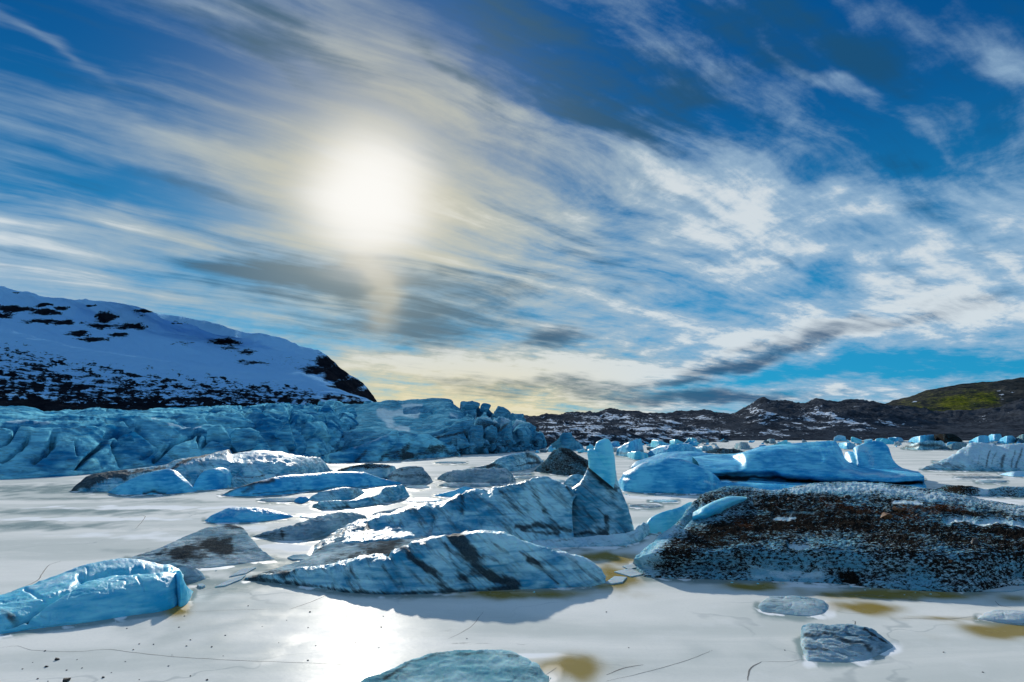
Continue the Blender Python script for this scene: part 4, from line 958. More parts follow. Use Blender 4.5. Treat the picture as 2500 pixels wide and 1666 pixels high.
# --- blue slab in the near left corner
slab = empty('iceberg', (-16, 26, 0)); tag(slab, 'pale blue slab-shaped iceberg in the near left corner with a diagonal crack', 'iceberg', GROUP)
finish('slab', loft([
    gy("-200,1562,1562 0,1548,1548 92,1535,1535 230,1518,1518 321,1503,1503 383,1495,1495 430,1480,1480 444,1462,1462"),
    gy("-200,1530,1556 0,1522,1542 92,1510,1529 230,1485,1512 321,1468,1497 383,1457,1489 430,1448,1474 446,1448,1458"),
    gy("-200,1505,1548 0,1496,1532 92,1482,1518 172,1458,1508 230,1446,1500 321,1426,1484 383,1410,1476 425,1404,1462 447,1420,1452"),
    gy("-200,1492,1538 0,1482,1520 100,1458,1506 172,1438,1494 230,1424,1486 321,1406,1470 383,1394,1462 420,1388,1450 447,1408,1444"),
    gy("-200,1475,1518 0,1462,1500 80,1442,1486 160,1418,1474 215,1408,1464 300,1398,1452 383,1388,1444 415,1384,1438 446,1404,1436"),
    gy("-200,1465,1500 0,1453,1484 69,1430,1470 145,1403,1456 207,1381,1446 268,1369,1436 306,1365,1430 344,1369,1428 383,1376,1426 421,1382,1424 444,1398,1424")],
    360, 16, back=1.2), ice_mat('slab_ice', (0.03, 0.42, 0.66), (0.26, 0.74, 0.86), bump=.4), slab, rough(.06, 1.0, rid=.04, rfr=1.6, seed=12),
    carve=[("205,1412 180,1430 153,1447 107,1477 60,1512 20,1530", 4.5, .28), ("195,1408 300,1398 400,1386 425,1390", 6, .28), ("335,1412 345,1425 352,1440", 3, .07), ("60,1440 100,1460 120,1470", 4, .08), ("60,1512 95,1530", 5, .2)],
    dirt=[("205,1412 153,1447 107,1477 60,1512", 2.5, .7), ("0,1490 30,1500", 14, .5), ("100,1505 112,1512", 8, .5), ("230,1460 235,1464", 4, .4), ("0,1545 92,1534 230,1518 383,1494", 2.5, .5), ("20,1505 60,1515", 10, .5)], frost=-.1, frostmap=[("70,1440 200,1395 300,1372 400,1380", 9, .25)])
berg(None, "428,1470 440,1482 455,1476 472,1446", "428,1392 440,1394 449,1415 460,1436 472,1445", M_CYAN, rough(.03, 1.5), name='ice_spur', parent=slab, s=.6, frost=-.3, nu=40)
berg('small grey frosted iceberg tucked behind the blue corner slab', "398,1396 430,1424 470,1422 503,1414", "398,1380 420,1376 459,1380 485,1392 503,1412", M_GREY, rough(.05, 1.6), s=1.6, frost=.1)

# --- middle left group
nose = empty('iceberg', (-45, 100, 0)); tag(nose, 'long frosted iceberg at left with a black rounded nose and a blue dome', 'iceberg', GROUP)
berg(None, "172,1199 222,1201 300,1200 420,1198 574,1190 700,1182 822,1152", "172,1198 194,1174 226,1160 283,1152 343,1144 404,1137 444,1116 505,1108 553,1095 565,1110 585,1107 626,1102 678,1104 727,1114 787,1121 803,1140 822,1151", M_STRIPE, rough(.15, .4, rid=.10, rfr=.7, strata=.08, sfr=1.2), name='long_back', parent=nose, s=2.2, a=1.3, b=.75, nf=34,
    carve=[("580,1162 640,1155 760,1150", 4, .35), ("566,1190 560,1168 580,1150", 5, .5), ("440,1150 500,1140 540,1145", 5, .3), ("430,1120 553,1094", 5, .4)],
    dirt=[("176,1196 200,1176 230,1170 300,1160", 13, 1.6), ("225,1165 300,1155 400,1145", 7, 1.0), ("400,1137 450,1118 500,1110", 4, .6), ("420,1145 480,1118 553,1093 565,1106", 5, 1.0), ("585,1166 640,1160", 4, .9), ("640,1158 760,1152", 3, .5), ("180,1190 215,1190", 9, .7), ("565,1150 562,1180", 3, .6), ("670,1166 680,1168", 5, .7)],
    frost=.05, frostmap=[("480,1160 540,1185", 14, -.5), ("600,1110 700,1115 780,1125", 12, .25), ("640,1175 740,1165", 8, .2)])
berg(None, "262,1203 291,1208 344,1208 421,1206 482,1200", "262,1202 323,1170 363,1156 408,1146 432,1152 456,1174 482,1199", M_BLUE, rough(.10, .5, rid=.05, rfr=.8), name='blue_dome', parent=nose, s=1.0, b=.7, frost=-.25, carve=[("355,1200 380,1196 405,1204", 6, .4)], dirt=[("350,1204 380,1198 405,1206", 5, 1.0)])  # the dark stroke paints shade into the carved cavity
berg(None, "470,1198 520,1196 575,1188", "470,1185 500,1150 540,1142 560,1150 575,1180", M_BLUE, rough(.10, .5), name='blue_flank', parent=nose, s=1.0, frost=-.25)
berg('long low smooth blue iceberg with a dark left tip, before the frosted one', "535,1210 600,1212 700,1207 750,1200 852,1195 920,1188 990,1182", "535,1209 565,1197 630,1176 686,1163 767,1157 835,1152 886,1153 920,1165 961,1175 990,1181", M_BLUE, rough(.10, .5, rid=.03, rfr=.8), s=1.3, b=.7, frost=-.1,
    dirt=[("540,1206 580,1190 630,1174 660,1172", 7, .95), ("590,1205 620,1190", 7, .7), ("620,1206 750,1198 900,1188", 2.5, .8), ("800,1175 830,1172", 8, .25)])
berg('low iceberg capped with black speckled gravel', "818,1152 870,1172 930,1174 972,1160", "818,1150 869,1137 903,1133 940,1135 972,1142", M_GRIT, rough(.10, .8, rid=.1, rfr=2), s=1.5, b=.7, grit=.05, gritmap=[("830,1145 880,1137 950,1137", 9, .7)], rust=[("920,1136 960,1140", 8, .9)], frost=-.2)
berg('rounded brown-rimmed grey iceberg beside the gravel-capped one', "938,1170 960,1180 1000,1184 1058,1177", "938,1168 952,1158 968,1146 1002,1139 1029,1141 1042,1155 1058,1175", M_GREY, rough(.10, .7, strata=.06, sfr=2.5, tilt=(.25, 0)), s=.8, frost=-.1, base_dirt=.12, dirt=[("950,1165 1000,1162 1045,1165", 5, .6), ("970,1146 1030,1142", 4, .5)], rust=[("970,1144 1030,1141", 6, 1)], frostmap=[("940,1176 985,1178", 6, .8)])
berg('grey ribbed iceberg in the middle with upright melt grooves', "1066,1170 1110,1180 1175,1183 1235,1180 1260,1170", "1066,1169 1087,1156 1124,1148 1175,1145 1226,1145 1243,1152 1260,1169", M_GREY, rough(.06, .8, flute=.16, ffr=1.5), s=1.3, b=.6, frost=.15, dirt=[("1075,1166 1110,1160", 7, .4), ("1222,1150 1250,1165", 3, .5)], frostmap=[("1225,1162 1240,1163", 5, .7)])
berg('flat mossy-grey ice shelf at the foot of the ribbed iceberg', "1070,1186 1110,1192 1180,1190 1228,1182", "1070,1184 1100,1179 1180,1180 1228,1180", M_GREY, rough(.04, 1, flute=.05, ffr=2), s=4, base_dirt=.25)
berg('blue-faced iceberg with black bands over its crest, left of the black cone', "1150,1144 1200,1149 1243,1151 1294,1144 1328,1126", "1150,1143 1192,1135 1219,1118 1243,1111 1284,1105 1301,1107 1328,1124", M_STRIPE, rough(.12, .5, rid=.08, rfr=.9), s=.8, frost=-.15,
    dirt=[("1155,1143 1200,1138 1225,1146", 6, .8), ("1285,1108 1310,1125 1320,1132", 7, 1.0), ("1265,1112 1300,1138", 4, .6), ("1262,1140 1310,1132", 3, .9), ("1195,1140 1215,1125", 5, .5)], frostmap=[("1220,1120 1245,1112 1280,1106", 4, .6)])
berg('black gravel-covered pyramid iceberg behind the fin', "1303,1151 1345,1157 1400,1162 1460,1156", "1303,1150 1328,1129 1348,1105 1359,1098 1372,1094 1389,1097 1410,1111 1433,1124 1460,1140", M_GRIT, rough(.15, .6, rid=.12, rfr=1.6), s=.9, b=.9, grit=.60, frost=-.5, base_dirt=.5, dirt=[("1372,1096 1400,1115 1430,1135", 6, .5)])
berg('small striped blue iceberg left of the fin', "1376,1184 1400,1187 1430,1184", "1376,1180 1390,1164 1410,1158 1432,1166", M_STRIPE, rough(.08, .8, strata=.05, sfr=3), s=.8, frost=.0)
berg('seal-shaped grey iceberg with a raised block at its right end', "762,1238 800,1244 850,1241 920,1231 965,1222 1000,1212", "762,1232 777,1225 838,1225 896,1216 917,1210 944,1190 966,1188 985,1185 1000,1209", M_STRIPE, rough(.10, .7, rid=.10, rfr=.9), s=.8, frost=-.05, dirt=[("840,1225 845,1242", 5, .7), ("770,1230 775,1240", 4, .7), ("905,1215 915,1230", 3, .5), ("780,1243 900,1236", 3, .6)], carve=[("945,1195 960,1218", 4, .25), ("925,1205 950,1200", 4, .2), ("775,1228 778,1240", 4, .2)])
berg('small frosted blue hump with a sandy back, behind the seal-shaped one', "752,1221 790,1224 850,1221 893,1203", "752,1216 784,1201 842,1190 869,1192 893,1202", M_STRIPE, rough(.06, 1), s=1.5, frost=.05, dirt=[("830,1200 880,1200", 8, .35)])
berg('little rounded lump of blue ice by the sandy hump', "718,1226 738,1229 757,1222", "718,1222 732,1213 745,1213 757,1220", M_BLUE, rough(.05, 1.5), s=.8, frost=-.1)
berg('small blue dome of ice before the ribbed grey iceberg', "1060,1211 1110,1214 1165,1205", "1060,1209 1110,1197 1134,1188 1165,1197", M_BLUE, rough(.06, 1), s=1.2, frost=.05)
berg('lone low blue mound on the open white ice at left', "499,1271 520,1277 600,1276 690,1267 720,1262", "499,1270 528,1253 574,1239 631,1241 689,1252 720,1261", M_BLUE, rough(.05, .9, rid=.03, rfr=1.5), s=1.8, b=.75, frost=.02)
berg('flat grey iceberg smeared with black dirt, behind the corner slab', "308,1367 400,1378 490,1388 593,1377 672,1365", "308,1364 383,1342 459,1308 516,1287 555,1282 589,1289 608,1310 640,1345 672,1363", M_GREY, rough(.05, 1, rid=.05, rfr=2), s=11, a=1.1, b=.8, nf=44, frost=-.3, base_dirt=.32,
     dirt=[("430,1350 520,1325 560,1320", 12, .8), ("520,1340 560,1345", 12, 1.0), ("380,1352 460,1345", 9, .5), ("555,1284 590,1292", 8, .55), ("440,1362 500,1365", 10, .6)], rust=[("550,1284 590,1290", 9, .8)], frostmap=[("490,1380 640,1362", 10, .4)])
berg('low grey iceberg with upright ribs left of the fin berg', "617,1311 708,1321 784,1312 850,1295 905,1276", "617,1309 669,1295 727,1280 784,1260 842,1252 887,1259 905,1266", M_GREY, rough(.05, 1, flute=.09, ffr=2.2), s=2.0, b=.7, frost=.05, dirt=[("625,1310 700,1305", 8, .6), ("690,1300 690,1318", 4, .5), ("880,1258 900,1266", 5, .5)])
berg('flat dirty ice hummock behind the back ridge of the fin berg', "905,1260 960,1262 1040,1245 1060,1235", "905,1254 960,1244 1020,1230 1060,1232", M_GREY, rough(.05, 1.2), s=3, base_dirt=.3)
berg('white-topped iceberg on the right edge with black vertical ribs', "2248,1147 2330,1149 2400,1150 2500,1151 2700,1152", "2248,1146 2295,1129 2333,1109 2359,1092 2374,1084 2397,1083 2435,1088 2500,1086 2700,1080", M_STRIPE, rough(.12, .5, flute=.35, ffr=.5), s=1.2, b=.75, frost=.5,
     dirt=[("2255,1146 2300,1138 2350,1140", 8, .8), ("2420,1105 2405,1140", 3.5, .9), ("2435,1108 2420,1135", 3, .7), ("2455,1112 2446,1140", 5, 1.0), ("2478,1100 2470,1140", 3, .8), ("2495,1095 2480,1140", 4, .9), ("2375,1125 2365,1142", 3, .5), ("2390,1115 2385,1140", 2.5, .6), ("2520,1095 2510,1140", 4, .8), ("2300,1150 2500,1151", 2, .4), ("2340,1105 2400,1090", 3, .4)])
berg('flat black dirt-covered iceberg at right between white patches', "2280,1196 2360,1211 2440,1212 2520,1214 2700,1214", "2280,1195 2313,1186 2372,1188 2410,1195 2461,1189 2500,1190 2700,1192", M_GRIT, rough(.08, .8, rid=.08, rfr=2), s=1.2, b=.6, grit=.4, base_dirt=.25, frost=-.2, frostmap=[("2385,1200 2408,1205", 10, .9)], gritmap=[("2290,1195 2380,1195", 14, .4), ("2430,1200 2600,1200", 14, .1), ("2395,1200 2400,1204", 12, -.6)])
berg('low white ice mound by the right edge below the ribbed iceberg', "2440,1159 2480,1164 2560,1162", "2440,1158 2470,1152 2500,1150 2560,1150", M_BLUE, rough(.05, 1), s=1.5, frost=.4)
# flat floes on the near ice
berg('flat grey-blue ice plate lying before the gravel-crusted iceberg', "1850,1482 1862,1494 1900,1499 1968,1505 2006,1500 2022,1488", "1850,1479 1868,1466 1882,1457 1938,1456 1990,1462 2011,1468 2022,1484", M_GREY, rough(.02, 2), s=16, a=1.0, b=.35, nf=26, frost=-.35, end=.03)
berg('striped black-and-white ice block, lowest at right', "1955,1566 1962,1598 1974,1614 2031,1617 2103,1614 2140,1601 2180,1580", "1955,1542 1972,1531 2020,1534 2074,1532 2116,1539 2159,1562 2180,1577", M_GREY, rough(.05, 1.6, rid=.03, rfr=3, strata=.10, sfr=3.4, tilt=(.16, .22), seed=3), s=7, a=1.0, b=.62, nf=50, frost=.0, end=.03, nu=220,
     dirt=[("1962,1556 2030,1556 2090,1570 2130,1590", 6, 0.88), ("1975,1546 2040,1545 2100,1555 2150,1575", 3.5, 0.71), ("1970,1588 2030,1590 2090,1605", 3.5, 0.82), ("1980,1576 2040,1578 2110,1600", 2.5, 0.71), ("2060,1536 2110,1546 2160,1568", 3, 0.59), ("1975,1604 2040,1606", 2.5, 0.59), ("2110,1545 2165,1572", 3, 0.71)])
berg('snow-dusted ice plate at the right edge', "2386,1511 2440,1521 2500,1527 2620,1528", "2386,1509 2410,1496 2435,1490 2500,1492 2620,1494", M_GREY, rough(.04, 1.6), s=4, b=.5, frost=.5, dirt=[("2400,1512 2500,1524", 4, .5)])
berg('blue-green ice dome at the bottom edge', "860,1680 1000,1735 1150,1770 1300,1730 1345,1655", "860,1672 930,1650 970,1632 1005,1614 1057,1599 1143,1592 1230,1592 1274,1605 1320,1632 1345,1650", ice_mat('greenish_ice', (0.11, 0.30, 0.37), (0.40, 0.62, 0.66), band=.5, bump=.5, frostamt=.3, spec=0.0), rough(.06, 1.6, rid=.05, rfr=2), s=26, a=1.0, b=.6, nf=50, frost=-.25, dirt=[("940,1655 1005,1618 1060,1602 1200,1595 1270,1606", 6, .6), ("930,1665 1000,1640", 14, .35)])
# the swooping berg at the glacier's foot
swoop = empty('iceberg', (-40, 200, 0)); tag(swoop, 'swooping cyan iceberg with a dark underside at the glacier foot', 'iceberg', GROUP)
berg(None, "772,1121 810,1131 900,1128 1000,1122 1060,1118 1125,1113", "772,1117 852,1097 913,1077 940,1064 968,1053 985,1062 1039,1061 1066,1073 1090,1085 1125,1104", M_GLAC, rough(.5, .12, rid=.3, rfr=.2), name='wave', parent=swoop, s=.8, frost=-.25, base_dirt=-.1,
    dirt=[("870,1125 890,1105 892,1100", 9, .9), ("930,1122 960,1105 1000,1092", 9, .9), ("990,1112 1060,1105 1110,1108", 10, .9), ("1050,1090 1085,1092", 7, .9), ("960,1120 1000,1110", 8, .7)], carve=[("980,1062 965,1095 940,1115", 6, 1.2), ("1000,1098 1065,1100", 5, 1.5), ("880,1100 870,1125", 8, 1.0)], frostmap=[("860,1095 915,1078 950,1060", 5, .4), ("1000,1063 1060,1072", 6, .3)])
berg('cyan slab riding on the dark base', "985,1104 1010,1106 1060,1098 1075,1088", "985,1096 1000,1078 1040,1068 1075,1084", M_GLAC, rough(.3, .2), name='upper_slab', parent=swoop, s=.5, frost=-.25, base_dirt=-.2)
FAR = 'icebergs scattered along the far shore'
for lab, fr, cr, mt, kw in [
    ('tilted blue wedge of ice standing behind the fin, striped at its foot', "1505,1112 1540,1116 1572,1110", "1505,1096 1530,1084 1556,1073 1563,1072 1572,1098", M_BLUE, dict(dirt=[("1505,1105 1570,1104", 5, .7)])),
    ('cyan block at the foot of the tilted wedge', "1532,1116 1555,1123 1582,1120", "1532,1106 1545,1104 1570,1106 1582,1112", M_CYAN, {}),
    ('blue whaleback iceberg behind the largest blue one', "1575,1113 1640,1120 1720,1112", "1575,1111 1595,1098 1617,1090 1650,1087 1675,1088 1700,1096 1720,1104", M_BLUE, dict(frost=-.3)),
    ('sharp grey-brown sail of ice before the dirty glacier snout', "1340,1096 1380,1100 1425,1096", "1340,1090 1360,1076 1376,1058 1392,1057 1400,1070 1425,1090", M_GLACD, dict(frost=-.3)),
    ('first cyan block right of the tilted wedge', "1588,1093 1610,1096 1636,1092", "1588,1084 1596,1075 1612,1078 1636,1087", M_CYAN, {}),
    ('rounded cyan block, second right of the tilted wedge', "1634,1089 1650,1091 1670,1088", "1634,1078 1645,1074 1658,1076 1670,1084", M_CYAN, {}),
    ('small cyan block beside a black boulder below the moraine', "1676,1081 1690,1083 1703,1081", "1676,1074 1684,1070 1698,1072 1703,1078", M_CYAN, {}),
    ('pale round block in the brash beyond the largest blue iceberg', "1792,1095 1810,1098 1832,1094", "1792,1090 1800,1082 1820,1081 1832,1090", M_GREY, dict(frost=.2)),
    ('grey rounded block at the moraine foot', "1872,1082 1882,1083 1894,1082", "1872,1076 1880,1072 1888,1072 1894,1078", M_GREY, dict(frost=.1)),
    ('low black iceberg in the brash behind the largest blue one', "1722,1106 1770,1108 1815,1104", "1722,1104 1755,1096 1780,1096 1815,1102", M_GRIT, dict(grit=.6, base_dirt=.5, frost=-.5)),
    ('flat grey iceberg right of the whaleback', "1696,1100 1720,1102 1746,1099", "1696,1094 1715,1091 1730,1092 1746,1098", M_STRIPE, {}),
    ('white flat-topped iceberg left of the black boulder heap', "2218,1080 2250,1082 2284,1080", "2218,1074 2235,1067 2265,1063 2280,1062 2284,1072", M_BLUE, dict(frost=.2)),
    ('black rock-covered iceberg heap near the right shore', "2276,1079 2310,1082 2350,1079", "2276,1066 2295,1060 2325,1060 2340,1068 2350,1076", M_GRIT, dict(grit=.8, base_dirt=.8, frost=-.6)),
    ('crumpled grey iceberg with a white cap right of the big blue one', "2202,1095 2250,1099 2312,1094", "2202,1093 2230,1084 2250,1080 2270,1077 2295,1077 2312,1088", M_STRIPE, dict(frost=.1, dirt=[("2205,1094 2240,1086 2300,1090", 6, .9)])),
    ('dark grey hump before the ribbed iceberg on the right edge', "2292,1096 2330,1099 2370,1094", "2292,1094 2315,1088 2340,1081 2355,1082 2370,1090", M_GRIT, dict(grit=.4, base_dirt=.5, frost=-.4)),
    ('white tilted block near the right edge', "2366,1082 2390,1086 2416,1080", "2366,1078 2385,1068 2400,1063 2412,1065 2416,1074", M_BLUE, dict(frost=.25)),
    ('tall white pillow-shaped block near the right edge', "2412,1076 2430,1078 2448,1074", "2412,1066 2420,1061 2440,1060 2448,1068", M_BLUE, dict(frost=.25)),
    ('white rounded block, rightmost of the far shore', "2440,1080 2460,1083 2482,1079", "2440,1073 2455,1066 2470,1064 2482,1074", M_BLUE, dict(frost=.2)),
    ('low white block at the moraine foot, right of the end hump', "2168,1078 2190,1080 2206,1077", "2168,1074 2182,1068 2198,1069 2206,1075", M_BLUE, dict(frost=.3)),
    ('thin white floe on the shoreline gravel', "2036,1070 2055,1072 2066,1070", "2036,1068 2050,1063 2066,1067", M_BLUE, dict(frost=.4)),
    ('blue block glimpsed between the big blue body and its hump', "2048,1094 2070,1097 2090,1093", "2048,1083 2065,1081 2082,1083 2090,1090", M_BLUE, dict(frost=.1)),
    ('dark grey rock-like iceberg at the right edge of the far shore', "2478,1080 2500,1082 2540,1080", "2478,1072 2495,1062 2520,1060 2540,1070", M_GRIT, dict(grit=.5, base_dirt=.4, frost=-.3))]:
    kw = dict(kw); fr_ = P(fr); 
    fr_[:, 1] = np.maximum(fr_[:, 1], 1077); fr = ' '.join('%g,%g' % tuple(q) for q in fr_)
    berg(lab, fr, cr, mt, rough(.4, .2, rid=.3, rfr=.3), group=FAR, s=.6, nu=44, nf=14, nb=8, **kw)

# ------------------------------------------------------------------ debris-covered ice between the glacier and the moraine
def deb_disp(v, n):
    d = np.zeros_like(v); d[:, 2] = (3.2 * (ridged(v * np.array([.045, .03, .03]) + 2, 5) - .1) + 1.2 * fbm(v * .15, 4)) * sm(v[:, 2], 0.2, 5); return d
def deb_attr(v, px, py):
    st = fbm(np.stack([px * .015, py * .12, px * 0 + 4], 1), 5)
    return {'snow': .36 + .7 * st}
terrain('debris_covered_ice', [
    with_y("1270,1096 1400,1094 1500,1088 1620,1083 1760,1080", [(1270, 300), (1500, 370), (1760, 500)]),
    with_y("1270,1076 1350,1074 1450,1070 1550,1070 1650,1072 1760,1074", [(1270, 320), (1500, 390), (1760, 520)]),
    with_y("1270,1056 1350,1054 1450,1050 1550,1052 1650,1060 1760,1066", [(1270, 370), (1760, 560)]),
    with_y("1270,1034 1350,1032 1450,1030 1550,1034 1650,1042 1760,1054", [(1270, 470), (1760, 640)])], 260, 20, M_MORAINE, deb_disp, deb_attr, back=1.0)

# ------------------------------------------------------------------ brash: loose chunks of ice and rock on the far ice
BR = 'loose chunks of ice strewn along the far shore'
rnd = random.Random(5)
protos = [shard_mesh('ice_chunk', 500 + i, 1.0, (1, .8, .6), m_, {'frost': f_, 'dirt': d_}, smooth=False, n=12) for i, (m_, f_, d_) in enumerate([(M_BLUE, .2, -.2), (M_BLUE, -.2, -.2), (M_CYAN, -.1, -.2), (M_GREY, .1, .2), (M_GRIT, -.3, .8), (M_BLUE, .4, -.2), (M_GRIT, -.3, .7)])]
def chunk(px, gyy, wpx, me, name, label, group, cat, sq=1.0):
    Y = float(depth(gyy)); p = at(px, gyy, Y)
    o = link(name, me, None, p); k = wpx * Y / F * .5
    o.scale = (k, k, k * sq); o.rotation_euler = (rnd.uniform(-.15, .15), rnd.uniform(-.15, .15), rnd.uniform(0, 6.28))
    o.location.z = k * sq * .12
    tag(o, label, cat, group); return o
LB = ['small pale blue chunk in the brash along the far shore', 'small deep blue chunk in the brash along the far shore', 'small turquoise chunk in the brash along the far shore', 'small grey silty chunk in the brash along the far shore',
      'small black gravelly chunk in the brash along the far shore', 'small snow-white chunk in the brash along the far shore', 'small black stony lump in the brash along the far shore']
def zone(x):
    return ('between the glacier and the fin' if x < 1500 else 'around the tilted blue wedge' if x < 1600 else 'beyond the blue whaleback' if x < 1760 else 'beyond the left half of the largest blue iceberg' if x < 1930
            else 'beyond the right half of the largest blue iceberg' if x < 2110 else 'right of the largest blue iceberg' if x < 2300 else 'beyond the ribbed iceberg on the right edge')
for i in range(250):
    x = rnd.uniform(1330, 2520); g = 1079 + abs(rnd.gauss(0, 1)) * 8
    if x > 2150 and g > 1100: continue
    if rnd.random() < .35: x = rnd.uniform(1380, 1760); g = rnd.uniform(1084, 1112)
    k = rnd.randrange(7)
    wd = rnd.uniform(9, 22) * (1.9 if rnd.random() < .22 else 1)
    chunk(x, g, wd, protos[k], 'ice_chunk', ('nearer ' if g > 1090 else 'farther ' if g < 1083 else '') + ('small' if wd < 12 else 'middling' if wd < 22 else 'large') + LB[k][5:].replace('small ', '').replace('low ', 'squat ').split(' in the brash')[0] + ' ' + zone(x), BR, 'ice chunk', rnd.uniform(.75, 1.35))

for i in range(46):
    x = rnd.uniform(1300, 1720); g = 1098 - (x - 1300) * .040 + rnd.uniform(-2, 14)
    k = rnd.choice((0, 1, 2, 2, 3, 4, 5)); wd = rnd.uniform(16, 40)
    chunk(x, g, wd, protos[k], 'ice_block', ('blocky ' if wd < 27 else 'big ') + LB[k][6:].split(' in the brash')[0] + ' at the foot of the debris-covered ice, ' + ('left' if x < 1440 else 'middle' if x < 1580 else 'right'), 'broken blocks at the foot of the debris-covered ice', 'ice block', rnd.uniform(.8, 1.3))


LOW = 'low floes between the middle bergs'
for lab, x, y, a, b in [("flat grey floe right of the seal-shaped iceberg", 1035, 1222, 46, 5), ("flat dark floe behind the back ridge", 1150, 1196, 34, 4), ("thin grey floe below the black pyramid", 1340, 1176, 44, 4), ("thin silty floe right of the black pyramid", 1290, 1166, 36, 3), ("flat floe between the ribbed iceberg and the banded one", 1270, 1158, 30, 3),
    ("long thin grey floe under the long blue iceberg", 690, 1222, 60, 5), ("low white floe right of the lone mound", 770, 1262, 40, 5), ("grey floe in the channel below the swooping iceberg", 1100, 1130, 40, 2.5), ("white floe left of the dirt-covered iceberg at right", 2215, 1172, 36, 3), ("dark low floe below the ribbed iceberg on the right", 2390, 1166, 60, 3),
    ("pale floe below the front dome of the blue iceberg", 1620, 1224, 36, 3), ("dark thin floe below the front dome of the blue iceberg", 1575, 1236, 40, 4), ("little white floe right of the blue end hump", 2300, 1128, 24, 2), ("low white floe behind the dirt-covered iceberg", 2420, 1176, 40, 3), ("small grey floe left of the ribbed grey iceberg", 1020, 1190, 30, 4)]:
    front = ' '.join('%g,%g' % (x + a * math.cos(t), y + b * math.sin(t)) for t in np.linspace(math.pi, 0, 7))
    crest = ' '.join('%g,%g' % (x + a * math.cos(t), y - b * 1.25 * math.sin(t)) for t in np.linspace(math.pi, 0, 7))
    berg(lab, front, crest, rnd.choice((M_GREY, M_STRIPE, M_GREY)), rough(.03, 1.2, rid=.03, rfr=1.5), s=14, b=.4, nf=12, nb=6, nu=40, group=LOW, cat='ice floe', name='ice_floe', frost=rnd.uniform(-.4, .2), base_dirt=rnd.uniform(0, .35) + (.4 if 'dark' in lab else 0))

# ------------------------------------------------------------------ small floes, stones and cracks on the near ice
rng = np.random.RandomState(3)
pebbles = [shard_mesh('stone', 700 + i, 1.0, (1, .8, .6), M_STONE, None, smooth=True, n=14) for i in range(4)]
for i, (x, y, wd, lab) in enumerate([
    (138, 1612, 14, 'dark stone on the near ice, upper of the pair left of the long crack'), (112, 1629, 11, 'dark stone on the near ice, lower of the pair left of the long crack'), (160, 1664, 26, 'largest dark stone, half cut off by the bottom edge at left'),
    (252, 1655, 9, 'dark stone near the bottom edge, right of the half-cut one')]):
    chunk(x, y, wd * 1.15, pebbles[i % 4], 'stone', lab, 'stones on the near ice', 'stone', 1.0)
PB = 'tiny dark pebble lying on the smooth near ice'
for i, (x, y, wd) in enumerate([(110, 1590, 6), (325, 1587, 6), (340, 1573, 5), (375, 1574, 5), (450, 1505, 4), (437, 1532, 5), (465, 1563, 5), (455, 1578, 5), (517, 1580, 6), (550, 1552, 5), (606, 1480, 5), (757, 1495, 6), (752, 1613, 6), (771, 1577, 4), (411, 1627, 5),
    (465, 1651, 5), (505, 1661, 7), (200, 1632, 5), (188, 1611, 4), (163, 1637, 5), (92, 1658, 6), (55, 1634, 5), (930, 1532, 7), (868, 1570, 4), (1140, 1560, 4), (925, 1582, 4), (752, 1533, 4), (847, 1505, 4), (875, 1483, 4), (936, 1505, 4), (1535, 1582, 4), (1916, 1588, 4), (2304, 1593, 5), (2400, 1642, 6), (1480, 1495, 5),
    (310, 1535, 4), (306, 1616, 4), (272, 1643, 4), (340, 1660, 4), (117, 1664, 4), (680, 1570, 3), (640, 1530, 3), (700, 1515, 3), (80, 1618, 3), (545, 1602, 3), (420, 1600, 3)]):
    chunk(x, y, wd * 1.2, pebbles[i % 4], 'pebble', PB + (', below the blue corner slab' if x < 300 else ', along the long crack' if x < 560 else ', left of the bottom ice dome' if x < 900 else ', behind the bottom ice dome' if x < 1300 else ' at right') + (', speck-sized' if wd < 4 else ', pea-sized' if wd < 6 else ''), 'pebbles scattered on the near ice', 'pebble', 1.0)
